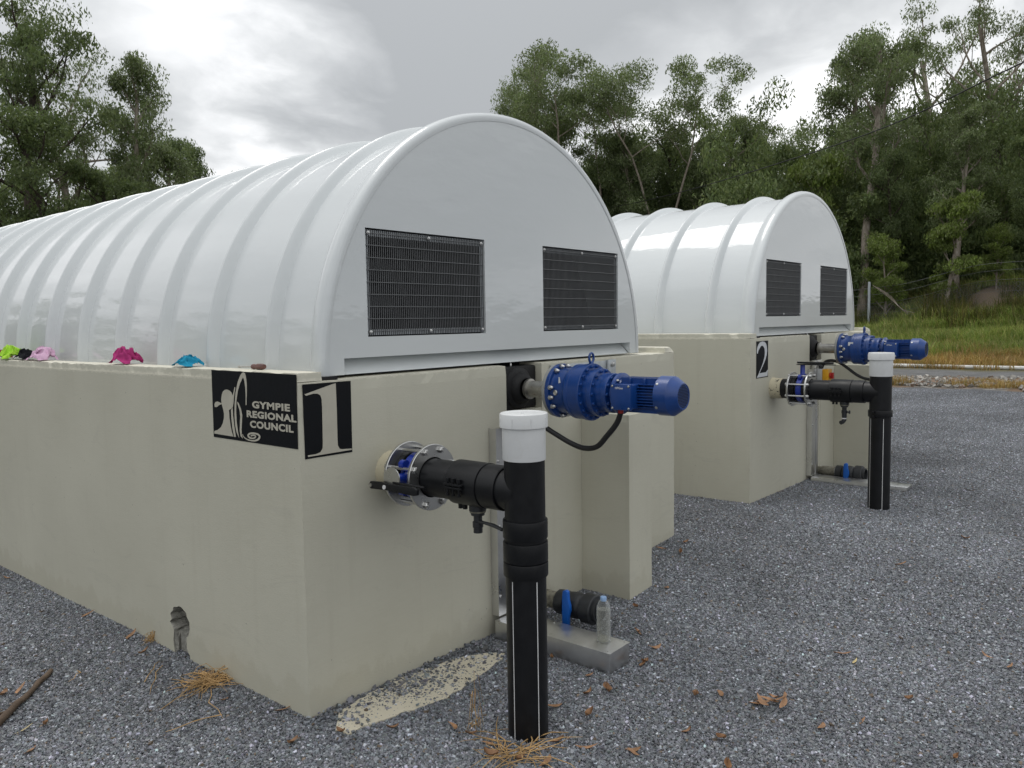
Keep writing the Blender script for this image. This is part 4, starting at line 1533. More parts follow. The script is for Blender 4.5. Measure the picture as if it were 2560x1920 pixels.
    for an in (0.7, 2.3, 3.9, 5.5):
        MB().lathe([(0.008, 0), (0.008, 0.006), (0.005, 0.008), (0.005, 0.014), (0, 0.014)], A2 + Vector((math.cos(an) * 0.086, 0, math.sin(an) * 0.086)) + D * ST(0.5585), D, 6).build('bolt', 'steel', fl)
    body = L2([(0, 0.57), (0.064, 0.57), (0.064, 0.782), (0, 0.782)], 36).build('motor_body', 'blue', t, smooth=35)
    # cooling fins: every fin its own piece
    for side in (-1, 1):
        for z in np.linspace(-0.052, 0.052, 9):
            r0 = math.sqrt(max(0, 0.064 ** 2 - z * z))
            x0, x1 = sorted((XC + side * (r0 - 0.006), XC + side * (0.078 if abs(z) < 0.045 else 0.066)))
            MB().box(x0, x1, -0.803 - o, -0.615 - o, 1.21 + z - 0.0022, 1.21 + z + 0.0022).build('cooling_fin', 'blue', body)
    for side in (-1, 1):
        for x in np.linspace(-0.045, 0.045, 7):
            r0 = math.sqrt(max(0, 0.064 ** 2 - x * x))
            z0, z1 = sorted((1.21 + side * (r0 - 0.006), 1.21 + side * 0.079))
            MB().box(XC + x - 0.0022, XC + x + 0.0022, -0.803 - o, -0.615 - o, z0, z1).build('cooling_fin', 'blue', body)
    for y in (0.66, 0.735):
        MB().box(XC - 0.06, XC - 0.03, -y - 0.012 - o, -y - o, 1.255, 1.287).build('lifting_lug', 'blue', body, bevel=0.003)
    cv = L2([(0.060, 0.768), (0.087, 0.768), (0.0895, 0.771), (0.0895, 0.848), (0.060, 0.898), (0.057, 0.899), (0.056, 0.896), (0.0, 0.896)]).build('fan_cover', 'blue', t, smooth=30)
    holes = MB()
    for i in range(-7, 8):
        for j in range(-8, 9):
            u, v = (i + 0.5 * (j % 2)) * 0.0078, j * 0.0068
            if math.hypot(u, v) < 0.051:
                holes.cyl(A2 + Vector((u, 0, v)) + D * ST(0.8955), D, 0.0029, 0.0, 0.0012, 6)
    h = holes.build('vent_hole', 'dark', cv, smooth=None)
    h['kind'] = 'stuff'
    for an in (2.45, 3.7, 0.6, 5.6):
        MB().lathe([(0.007, -0.002), (0.007, 0.003), (0.004, 0.005), (0, 0.005)], A2 + Vector((math.cos(an) * 0.0875, 0, math.sin(an) * 0.0875)) + D * ST(0.785), (math.cos(an), 0, math.sin(an)), 10).build('screw', 'steel', cv)
    # terminal box on the yard side
    y0, y1 = -0.714 - o, -0.615 - o
    tb = MB().box(XC - 0.118, XC - 0.058, y0, y1, 1.152, 1.262).build('terminal_box', 'blue', t, bevel=0.006)
    lid = MB().box(XC - 0.136, XC - 0.1185, y0 - 0.003, y1 + 0.003, 1.148, 1.266).build('lid', 'blue', tb, bevel=0.005)
    for yy in (y0 + 0.007, y1 - 0.007):
        for zz in (1.157, 1.257):
            MB().lathe([(0.0055, 0), (0.0055, 0.003), (0.003, 0.0045), (0, 0.0045)], (XC - 0.1358, yy, zz), (-1, 0, 0), 8).build('screw', 'steel', tb)
    me = text_mesh('HPGen', 1.0, 0.012, 0.01)
    co = np.empty(len(me.vertices) * 3, np.float32)
    me.vertices.foreach_get('co', co)
    co = co.reshape(-1, 3)
    mn, mx = co.min(0), co.max(0)
    b = BASE[tb.name]
    q = np.empty_like(co)
    q[:, 0] = XC - 0.1363 - 0.0005 * (co[:, 2] - mn[2]) / (mx[2] - mn[2]) - b.x
    q[:, 1] = (y1 - 0.022) - 0.040 * (co[:, 0] - mn[0]) / (mx[0] - mn[0]) - b.y
    q[:, 2] = 1.243 + 0.0105 * (co[:, 1] - mn[1]) / (mx[1] - mn[1]) - b.z
    me.vertices.foreach_set('co', q.ravel())
    link_mesh('lettering', me, 'stripe', tb)
    MB().cyl((XC - 0.09, y1 - 0.022, 1.151), (0, 0, -1), 0.013, 0, 0.022, 10).build('cable_gland', 'red', tb)

    # shaft seal housing filling the notch
    s = thing('shaft_seal_housing', 'black rubber shaft seal housing in the notch of the %s tank' % ('near' if which == 1 else 'far'), 'seal housing', (XC, 0.05, 1.10), fr, 'shaft seal housings')
    m = MB().box(1.241, 1.526, 0.035, 0.13, 1.102, 1.325)
    m.build('housing_block', 'rubber', s, bevel=0.012)
    MB().lathe([(0, -0.09), (0.112, -0.09), (0.113, -0.05), (0.108, -0.03), (0.100, -0.022), (0.082, -0.018), (0.074, 0.006), (0.064, 0.016), (0.053, 0.018), (0.0535, 0.0)], A, D, 36, cap=False).build('seal_boss', 'rubber', s, smooth=50)
    MB().lathe([(0.005, 0), (0.005, 0.012), (0.003, 0.016), (0.004, 0.02), (0, 0.024)], (XC - 0.03, 0.06, 1.325), (0, 0, 1), 8).build('grease_nipple', 'steel', s)


make_drive(T1, 'near blue gear motor on tank one with lifting eye', 1)
make_drive(T2, 'far blue gear motor on tank two behind the white capped pipe', 2)


def make_torque_plate():
    t = thing('torque_bracket', 'galvanised torque bracket plate bolted to the near tank wall', 'bracket', (1.95, 0, 1.24), T1)
    MB().box(1.60, 2.135, -0.014, -0.002, 1.235, 1.318).build('flat_bar', 'galv', t, bevel=0.001)
    MB().box(2.14, 2.222, -0.026, -0.002, 1.17, 1.322).build('end_plate', 'galv', t, bevel=0.0015)
    MB().lathe([(0.016, 0), (0.016, 0.003), (0.0125, 0.0035), (0.0125, 0.012), (0.010, 0.013), (0, 0.013)], (2.18, -0.026, 1.295), (0, -1, 0), 12).build('bolt', 'steel', t)


make_torque_plate()


# ------------------------------------------------------------------ outlet pipes
def make_outlet(fr, which):
    X, Z = (0.457, 0.925) if which == 1 else (0.437, 0.925)
    py = -0.735 if which == 1 else -0.815
    k = (-py) / 0.735
    nm = 'near' if which == 1 else 'far'
    t = thing('outlet_pipe', '%s black outlet pipe with white capped standpipe before tank %s' % (nm, 'one' if which == 1 else 'two'), 'pipe', (X, py, 0.0), fr, 'black outlet pipes')
    O, D = Vector((X, 0, Z)), Vector((0, -1, 0))
    sh = 0.0 if which == 1 else 0.05
    MB().lathe([(0.0, -0.02), (0.088, -0.01), (0.086, 0.006), (0.083, 0.012), (0.081, 0.062 + sh * 0.4), (0.079, 0.064 + sh * 0.4), (0, 0.07)], O, D, 36).build('wall_collar', 'overspray', t)
    P = lambda a: a + sh
    MB().lathe([(0.0775, 0.02), (0.0775, P(0.107)), (0.09, P(0.108)), (0.098, P(0.121)), (0.098, P(0.150)), (0.086, P(0.152)), (0.086, P(0.165))], O, D, 40, cap=False).build('wall_stub', 'blackpe', t, smooth=40)
    for a in (0.106, 0.244):
        MB().lathe([(0.083, P(a)), (0.134, P(a)), (0.136, P(a + 0.002)), (0.136, P(a + 0.011)), (0.134, P(a + 0.013)), (0.083, P(a + 0.013)), (0.083, P(a))], O, D, 48, cap=False).build('flange_ring', 'steel', t, smooth=40)
    for kk in range(8):
        an = PI / 8 + kk * PI / 4
        c = O + Vector((math.cos(an) * 0.1165, 0, math.sin(an) * 0.1165))
        m = MB().cyl(c, D, 0.0075, P(0.090), P(0.276), 8)
        m.lathe([(0.0135, P(0.2575)), (0.0135, P(0.268)), (0.011, P(0.270)), (0, P(0.270))], c, D, 6)
        m.lathe([(0.0135, P(0.094)), (0.0135, P(0.1055)), (0.0075, P(0.1055))], c, D, 6)
        m.build('flange_bolt', 'steel', t, smooth=30)
    # butterfly valve between the flanges
    v = MB().lathe([(0.083, P(0.166)), (0.098, P(0.166)), (0.101, P(0.170)), (0.101, P(0.204)), (0.098, P(0.208)), (0.083, P(0.208))], O, D, 36, cap=False).build('butterfly_valve', 'valveblue', t, smooth=35)
    nd = Vector((-1.0, 0, 0.06)).normalized() if which == 1 else Vector((0, 0, 1))
    sd = nd.cross(D).normalized()
    B = O + D * P(0.187)
    m = MB()
    m.lathe([(0.030, 0.088), (0.026, 0.100), (0.019, 0.112), (0.018, 0.160 if which == 1 else 0.192), (0.0, 0.160 if which == 1 else 0.192)], B, nd, 14)
    for s in (-1, 1):
        m.cyl(B + sd * 0.052 * s + nd * 0.098 - D * 0.012, D, 0.021, 0, 0.024, 12)
    m.lathe([(0.024, 0.09), (0.02, 0.112), (0, 0.112)], B, -nd, 12)
    m.build('valve_neck', 'valveblue', v, smooth=40)
    e = 0.160 if which == 1 else 0.192
    m = MB()
    m.lathe([(0.0, e), (0.046, e), (0.047, e + 0.001), (0.047, e + 0.005), (0, e + 0.005)], B, nd, 24)
    m.build('notch_plate', 'steel' if which == 1 else 'blackpe', v, smooth=35)
    # lever
    a0, a1 = (-0.105, 0.165) if which == 1 else (-0.035, 0.235)
    w = 0.019
    SGN = 1 if sd.z > 0 else -1
    ax = D
    pl = [(a0, -w * 0.8), (a0 - 0.012, 0), (a0, w * 0.8), (a0 + 0.06, w), (a0 + 0.11, w * 0.75), (a1 - 0.02, w), (a1, w * 0.55), (a1, -w * 0.55), (a1 - 0.02, -w * 0.8), (a0 + 0.1, -w * 0.6)]
    lv = MB().prism(pl, lambda u, q, d: tuple(B + nd * (e + 0.010 + d) + ax * u + sd * (q - (0.032 if which == 1 else 0)) * SGN), 0.014).build('lever', 'blackpe', v, bevel=0.003)
    MB().lathe([(0.0075, 0.024), (0.0075, 0.0275), (0, 0.0275)], B + nd * e + ax * (a0 + 0.004) - sd * (0.032 if which == 1 else 0) * SGN, nd, 12).build('pivot_bolt', 'steel', lv)
    if which == 1:
        MB().lathe([(0.009, 0.024), (0.009, 0.0262), (0, 0.0262)], B + nd * e + ax * (a0 + 0.085) - sd * 0.032 * SGN, nd, 14).build('round_label', 'stripe', lv)
    pass
    tp = [B + nd * (e + 0.004) + ax * s + sd * (-0.012 if which == 1 else 0.008) * SGN for s in (0.01, 0.08, 0.15, a1 + 0.02)]
    MB().tube(tp, [0.005, 0.006, 0.0055, 0.004], 6).build('lever_catch', 'blackpe', lv)
    # polyethylene pipe to the standpipe
    kk = k
    MB().lathe([(0.083, P(0.158 + 0.05)), (0.098, P(0.212)), (0.098, P(0.243)), (0.082, P(0.2435)), (0.0775, P(0.262)), (0.0775, -py)], O, D, 40, cap=False).build('pipe', 'blackpe', t, smooth=40)
    c0 = P(0.40) if which == 1 else P(0.41)
    cp = MB().lathe([(0.0775, c0), (0.086, c0 + 0.001), (0.088, c0 + 0.004), (0.088, c0 + 0.158), (0.0825, c0 + 0.160), (0.0825, c0 + 0.163), (0.0855, c0 + 0.165), (0.0855, c0 + 0.246), (0.0835, c0 + 0.249), (0.0775, c0 + 0.25)], O, D, 40, cap=False).build('coupling', 'blackpe', t, smooth=30)
    for zz in (-0.004, 0.008):
        MB().box(X - 0.104, X - 0.080, -c0 - 0.106, -c0 - 0.012, Z + zz - 0.0035, Z + zz + 0.0045).build('clamp_lug', 'blackpe', cp, bevel=0.0015)
    for i in range(3):
        yy = -c0 - 0.03 - i * 0.029
        MB().lathe([(0.0075, -0.036), (0.0075, -0.028), (0.004, -0.0275), (0.004, 0.02), (0.0085, 0.02), (0.0085, 0.032), (0, 0.032)], (X - 0.095, yy, Z), (0, 0, 1), 8).build('clamp_bolt', 'blackpe', cp)
    for i in range(2):
        yy = -c0 - 0.02 - i * 0.024
        MB().box(X - 0.02, X - 0.006, yy - 0.007, yy + 0.007, Z - 0.104, Z - 0.082).build('clamp_lug', 'blackpe', cp, bevel=0.001)
    # drain tap under the coupling
    dy = -c0 - 0.098
    Dn = Vector((0, 0, -1))
    tp = MB().lathe([(0.034, 0.078), (0.034, 0.104), (0.031, 0.105), (0.031, 0.112), (0.0, 0.112)], (X, dy, Z), Dn, 20).build('drain_tap', 'pvcgrey', t)
    MB().lathe([(0.0325, 0.1045), (0.0325, 0.1095)], (X, dy, Z), Dn, 20, cap=False).build('seal_ring', 'sealant', tp)
    MB().lathe([(0.027, 0.112), (0.027, 0.122), (0.017, 0.124), (0.017, 0.146), (0.021, 0.148), (0.021, 0.170), (0.018, 0.172), (0.018, 0.192 if which == 1 else 0.20), (0, 0.192 if which == 1 else 0.20)], (X, dy, Z), Dn, 16).build('tap_body', 'pvcgrey', tp)
    if which == 1:
        pts = [(X - 0.005, dy - 0.012, Z - 0.148), (X - 0.01, dy - 0.04, Z - 0.145), (X - 0.012, dy - 0.09, Z - 0.148), (X - 0.012, dy - 0.135, Z - 0.158)]
        MB().tube(pts, [0.009, 0.0065, 0.008, 0.007], 8).build('tap_lever', 'pvcgrey', tp)
    else:
        pts = [(X, dy, Z - 0.195), (X, dy, Z - 0.222), (X - 0.012, dy + 0.008, Z - 0.236), (X - 0.03, dy + 0.016, Z - 0.240)]
        MB().tube(pts, 0.016, 12).build('tap_elbow', 'pvcgrey', tp)
        MB().cyl((X, dy, Z), Dn, 0.0175, 0.205, 0.213, 14).build('tape_ring', 'stripe', tp)
        MB().lathe([(0.006, 0.0), (0.006, 0.03), (0.013, 0.031), (0.013, 0.042), (0, 0.042)], (X, dy, Z - 0.16), (0.2, -1, 0), 8).build('tap_knob', 'pvcgrey', tp)
    # standpipe
    S = Vector((X, py, 0))
    U = Vector((0, 0, 1))
    sp = MB().lathe([(0.076, -0.12), (0.076, 1.06)], S, U, 44).build('standpipe', 'blackpe', t, smooth=40)
    if which == 1:
        sl = [(0.753, 0.823), (0.667, 0.741), (0.611, 0.6655)]
    else:
        sl = [(0.745, 0.795)]
    for a, b in sl:
        MB().lathe([(0.0765, a), (0.083, a + 0.0015), (0.084, a + 0.004), (0.084, b - 0.004), (0.083, b - 0.001), (0.0765, b)], S, U, 44, cap=False).build('sleeve', 'blackpe', t, smooth=30)
    if which == 2:
        for zz in (0.752, 0.786):
            MB().box(X - 0.104, X - 0.078, py + 0.015, py + 0.03, zz - 0.007, zz + 0.007).build('clamp_lug', 'blackpe', t, bevel=0.001)
    top = sl[-1][0]
    va = math.atan2(CAM.y - py, CAM.x - X)
    for i in range(5):
        an = math.radians(-141.2 + 33.5) + i * math.radians(72) - math.radians(2.5) + (0.62 if which == 2 else 0)
        c, s = math.cos(an), math.sin(an)
        tx, ty = -s * 0.0017, c * 0.0017
        r = 0.0768
        m = MB().add([(X + c * r + tx, py + s * r + ty, -0.05), (X + c * r - tx, py + s * r - ty, -0.05), (X + c * r - tx, py + s * r - ty, top - 0.01), (X + c * r + tx, py + s * r + ty, top - 0.01)], [(0, 1, 2, 3)])
        m.build('stripe', 'stripe', sp, smooth=None)
    MB().lathe([(0.0765, 1.048), (0.0795, 1.046), (0.0805, 1.049), (0.0805, 1.175)], S, U, 44, cap=False).build('white_collar', 'whitepvc', t, smooth=40)
    cap = MB().lathe([(0.0806, 1.167), (0.0885, 1.167), (0.0892, 1.168), (0.0892, 1.2145), (0.0878, 1.2175), (0.0845, 1.2195), (0.0815, 1.2195), (0.079, 1.2165), (0.0, 1.2175)], S, U, 44).build('screw_cap', 'whitepvc', t, smooth=30)
    for i in range(8):
        an = 2 * PI * i / 8 + 0.2
        c, s = math.cos(an), math.sin(an)
        MB().lathe([(0.0022, 0), (0.0022, 0.036), (0, 0.038)], (X + c * 0.0888, py + s * 0.0888, 1.168), U, 6).build('grip_rib', 'whitepvc', cap)
    MB().lathe([(0.006, 0), (0.005, 0.006), (0, 0.007)], (X - 0.02, py - 0.01, 1.216), U, 8).build('moulding_pip', 'whitepvc', cap)


make_outlet(T1, 1)
make_outlet(T2, 2)


# ------------------------------------------------------------------ cable ducts, cables, isolator
def make_duct(fr, which):
    nm = 'near' if which == 1 else 'far'
    x0 = 1.098 if which == 1 else 1.19
    gr = 0.0 if which == 1 else -0.005
    t = thing('cable_duct', 'stainless sheet cable duct on the wall and floor of the %s tank' % nm, 'cable duct', (x0, -0.02, gr), fr, 'stainless cable ducts')
    zt = 1.035
    f = 0.0015
    m = MB().box(x0, x0 + 0.132, -0.046, -0.044, gr + 0.10, zt)
    m.box(x0 - f, x0 + f, -0.0461, -0.001, gr + 0.10, zt)
    m.box(x0 + 0.132 - f, x0 + 0.132 + f, -0.0461, -0.001, gr + 0.10, zt - 0.004)
    m.build('riser', 'sheet', t)
    m = MB().box(x0 + 0.096, x0 + 0.15, -0.05, -0.0465, gr + 0.098, zt - 0.035)
    m.build('riser_cover', 'sheet', t, bevel=0.001)
    for zz in (zt - 0.05, zt - 0.10, zt - 0.155):
        MB().cyl((x0 + 0.055, -0.0462, zz), (0, -1, 0), 0.0045, 0, 0.0006, 10).build('screw_hole', 'dark', t)
    for zz in (zt - 0.16, 0.55 + gr, 0.20 + gr):
        MB().lathe([(0.007, 0), (0.007, 0.004), (0.003, 0.006), (0, 0.006)], (x0 + 0.012, -0.0462, zz), (0, -1, 0), 8).build('screw', 'steel', t)
    b0, b1 = (1.058, 1.226) if which == 1 else (x0 - 0.03, x0 + 0.145)
    ye = -0.716 if which == 1 else -0.83
    MB().box(b0 + 0.002, b1 - 0.002, ye + 0.002, -0.052, gr - 0.03, gr + 0.091).build('floor_duct', 'sheet', t, bevel=0.001)
    lid = MB().box(b0 - 0.001, b1 + 0.001, ye - 0.001, -0.0525, gr + 0.0915, gr + 0.0945).build('duct_lid', 'sheet', t, bevel=0.001)
    for xx in (b0 + 0.015, b1 - 0.015):
        for yy in (ye + 0.02, -0.3):
            MB().lathe([(0.004, 0), (0.004, 0.0015), (0, 0.002)], (xx, yy, gr + 0.0945), (0, 0, 1), 8).build('rivet', 'steel', lid)


make_duct(T1, 1)
make_duct(T2, 2)


def spline(pts, n=6):
    pts = [Vector(p) for p in pts]
    out = []
    for i in range(len(pts) - 1):
        p0, p1, p2, p3 = pts[max(i - 1, 0)], pts[i], pts[i + 1], pts[min(i + 2, len(pts) - 1)]
        for s in range(n):
            u = s / n
            out.append(0.5 * ((2 * p1) + (p2 - p0) * u + (2 * p0 - 5 * p1 + 4 * p2 - p3) * u * u + (3 * p1 - p0 - 3 * p2 + p3) * u ** 3))
    out.append(pts[-1])
    return out


def make_cable(fr, pts, label):
    m = MB().tube(spline(pts), 0.0130, 10)
    b = pts[-1]
    tag(m.build('motor_cable', 'cable', None, fr, b, smooth=60), label, 'cable', 'black motor cables')


make_cable(T1, [(1.19, -0.055, 0.93), (1.20, -0.075, 1.01), (1.235, -0.13, 1.062), (1.27, -0.19, 1.045), (1.295, -0.25, 1.008), (1.305, -0.34, 0.966), (1.305, -0.42, 0.947), (1.30, -0.497, 0.961), (1.295, -0.555, 1.015), (1.293, -0.612, 1.08), (XC - 0.09, -0.637, 1.132)],
           'black cable looping under the near gear motor')
make_cable(T2, [(1.36, -0.06, 1.02), (1.37, -0.085, 1.085), (1.37, -0.14, 1.105), (1.37, -0.21, 1.09), (1.36, -0.29, 1.04), (1.35, -0.37, 0.985), (1.34, -0.45, 0.955), (1.33, -0.54, 0.957), (1.31, -0.60, 1.01), (XC - 0.09, -0.633, 1.132)],
           'black cable running from isolator to the far gear motor')


def make_isolator():
    t = thing('isolator_switch', 'grey and yellow isolator switch with red knob on the far tank', 'switch', (1.340, -0.05, 0.93), T2)
    MB().box(1.265, 1.415, -0.052, -0.008, 0.905, 1.11).build('mounting_plate', 'sheet', t, bevel=0.001)
    MB().box(1.275, 1.375, -0.098, -0.0525, 0.915, 1.035).build('back_box', 'greybox', t, bevel=0.004)
    MB().box(1.275, 1.375, -0.150, -0.0985, 0.917, 1.033).build('front_cover', 'yellow', t, bevel=0.006)
    m = MB().lathe([(0.028, 0), (0.028, 0.012), (0.024, 0.014), (0, 0.014)], (1.325, -0.150, 0.975), (0, -1, 0), 20)
    m.box(1.316, 1.334, -0.182, -0.1635, 0.948, 1.002)
    m.build('rotary_knob', 'red', t, bevel=0.002)
    MB().lathe([(0.014, 0), (0.014, 0.012), (0.018, 0.013), (0.018, 0.026), (0.012, 0.03), (0, 0.03)], (1.300, -0.078, 1.034), (0, 0, 1), 10).build('cable_gland', 'pvcgrey', t)


make_isolator()


# ------------------------------------------------------------------ drain ball valves
def make_ball_valve(fr, which):
    X, Z = 1.40, (0.125 if which == 1 else 0.115)
    nm = 'near' if which == 1 else 'far'
    t = thing('drain_valve', 'dark ball valve with blue handle at the foot of the %s tank' % nm, 'valve', (X, -0.3, 0.0), fr, 'drain ball valves')
    O, D = (X, 0, Z), (0, -1, 0)
    MB().lathe([(0.035, -0.02), (0.035, 0.06), (0.042, 0.07), (0.045, 0.12), (0.043, 0.13), (0.043, 0.185), (0.038, 0.20)], O, D, 24, cap=False).build('threaded_nipple', 'sealant', t)
    MB().lathe([(0.03, 0.185), (0.046, 0.186), (0.046, 0.192), (0.03, 0.193)], O, D, 24, cap=False).build('sealing_ring', 'greyiron', t)
    MB().lathe([(0.040, 0.192), (0.060, 0.194), (0.062, 0.198), (0.062, 0.245), (0.055, 0.248)], O, D, 12, cap=False).build('union_nut', 'pvcgrey', t)
    MB().lathe([(0.05, 0.244), (0.058, 0.25), (0.064, 0.275), (0.066, 0.30), (0.064, 0.325), (0.058, 0.35), (0.05, 0.356)], O, D, 28, cap=False).build('valve_body', 'pvcgrey', t, smooth=50)
    MB().lathe([(0.05, 0.352), (0.072, 0.354), (0.075, 0.358), (0.075, 0.415), (0.070, 0.42), (0.058, 0.422), (0.058, 0.44), (0.050, 0.441), (0.048, 0.40), (0, 0.40)], O, D, 14, cap=False).build('union_nut', 'pvcgrey', t)
    # T handle on the yard side
    hx = X - 0.078
    MB().cyl((X, -0.30, Z), (-1, 0, 0), 0.017, 0.055, 0.085, 14).build('handle_stem', 'handleblue', t)
    pl = [(-0.013, -0.096), (0.013, -0.098), (0.017, -0.088), (0.019, -0.03), (0.028, 0.0), (0.026, 0.025), (0.018, 0.05), (0.016, 0.092), (0.006, 0.099), (-0.012, 0.093), (-0.017, 0.07), (-0.019, 0.0), (-0.018, -0.07)]
    MB().prism(pl, lambda u, v, w: (hx - w, -0.30 - u, Z + 0.005 + v), 0.022).build('handle', 'handleblue', t, bevel=0.004)


make_ball_valve(T1, 1)
make_ball_valve(T2, 2)


# ------------------------------------------------------------------ small things
def make_bottle():
    x, y, z = 1.165, -0.615, 0.0947
    t = thing('water_bottle', 'clear plastic water bottle with pale blue cap on the duct end', 'bottle', (x, y, z))
    pr = [(0.022, 0.001), (0.029, 0.0), (0.0315, 0.004)]
    n = 11
    for i in range(n):
        z0 = 0.01 + 0.085 * i / n
        pr += [(0.0325, z0), (0.0305, z0 + 0.085 / n * 0.5)]
    pr += [(0.0315, 0.100), (0.0325, 0.112), (0.0330, 0.135), (0.0325, 0.15), (0.030, 0.165), (0.022, 0.183), (0.0145, 0.193), (0.013, 0.197), (0.013, 0.203)]
    MB().lathe(pr, (x, y, z), (0, 0, 1), 28, cap=True).build('bottle_body', 'bottle', t, smooth=60)
    pw = [(max(0.001, r - 0.0022), zz) for r, zz in pr if zz < 0.152]
    pw[0] = (0.02, 0.0035)
    pw[1] = (0.026, 0.0032)
    MB().lathe(pw + [(0.0, pw[-1][1])], (x, y, z), (0, 0, 1), 28).build('water', 'water', t, smooth=60)
    MB().lathe([(0.0145, 0.188), (0.0148, 0.204), (0.0135, 0.207), (0, 0.207)], (x, y, z), (0, 0, 1), 20).build('cap', 'capblue', t, smooth=40)


make_bottle()


def make_rag(label, x, y, lx, ly, h, col, seed, mat_name, rz=0.0):
    """a cloth dropped in folds on the tank's upstand"""
    zb = H + 0.002
    n = 44
    vs, fs = [], []
    N3 = lambda a, b, c: mnoise.noise(Vector((a, b, c)))
    for i in range(n + 1):
        for k in range(n + 1):
            u, v = -1 + 2 * i / n, -1 + 2 * k / n
            # crumple the square inwards so that it buckles into folds
            wu = u + 0.55 * N3(u * 1.5, v * 1.5, seed) + 0.22 * N3(u * 3.4, v * 3.4, seed + 4)
            wv = v + 0.55 * N3(u * 1.5, v * 1.5, seed + 9) + 0.22 * N3(u * 3.4, v * 3.4, seed + 13)
            r = math.hypot(u, v)
            body = max(0.0, 1 - (r / 1.25) ** 2.2)
            ridge = (1 - abs(N3(u * 1.9 + 3, v * 1.9, seed + 21)) * 2.6) ** 2 if abs(N3(u * 1.9 + 3, v * 1.9, seed + 21)) < 0.38 else 0.0
            ridge2 = max(0.0, 1 - abs(N3(u * 3.8, v * 3.8 + 5, seed + 33)) * 4.0)
            z = h * (body * (0.42 + 0.50 * ridge ** 0.7) + 0.08 * ridge2 * body) + 0.003
            vs.append((wu * lx, wv * ly, z))
    for i in range(n):
        for k in range(n):
            a = i * (n + 1) + k
            fs.append((a, a + 1, a + n + 2, a + n + 1))
    me = bpy.data.meshes.new('cleaning_rag')
    me.from_pydata(vs, [], fs)
    me.polygons.foreach_set('use_smooth', [True] * len(me.polygons))
    MATS[mat_name] = cloth(mat_name, col)
    o = link_mesh('cleaning_rag', me, mat_name, None, WORLD, (x, y, zb))
    o.rotation_euler = (0, 0, rz)
    tag(o, label, 'rag', 'rags on the tank edge')


make_rag('crumpled dark red rag at the left edge of the photo', 0.06, 3.28, 0.045, 0.07, 0.06, (0.22, 0.03, 0.05), 1.7, 'dark_red_cloth')
make_rag('crumpled fluorescent lime rag on the tank edge', 0.05, 3.08, 0.05, 0.10, 0.095, (0.46, 0.78, 0.08), 4.2, 'lime_cloth')
make_rag('crumpled black rag between the lime and pale pink rags', 0.065, 2.87, 0.045, 0.11, 0.07, (0.012, 0.013, 0.016), 9.3, 'black_cloth')
make_rag('crumpled pale pink rag on the tank edge', 0.065, 2.60, 0.05, 0.12, 0.085, (0.68, 0.44, 0.60), 6.1, 'pale_pink_cloth')
make_rag('crumpled magenta rag alone on the tank edge', 0.06, 1.53, 0.05, 0.088, 0.09, (0.46, 0.05, 0.20), 3.1, 'magenta_cloth')
make_rag('crumpled sky blue rag nearest the council sign', 0.06, 0.91, 0.045, 0.078, 0.058, (0.025, 0.29, 0.46), 8.6, 'sky_blue_cloth')


def make_screwdriver():
    p0, p1 = Vector((0.062, 0.505, H + 0.009)), Vector((0.058, 0.305, H + 0.014))
    d = (p1 - p0).normalized()
    t = thing('screwdriver', 'screwdriver with red brown handle lying above the council sign', 'screwdriver', tuple(p0))
    MB().lathe([(0.0, 0), (0.004, 0.0), (0.0055, 0.012), (0.003, 0.02), (0.003, 0.11)], p0, d, 8).build('blade', 'shaft', t)
    MB().lathe([(0.006, 0.108), (0.011, 0.114), (0.011, 0.128), (0.0095, 0.135), (0.0125, 0.15), (0.0125, 0.190), (0.010, 0.200), (0, 0.202)], p0, d, 8).build('handle', 'handle', t)


make_screwdriver()


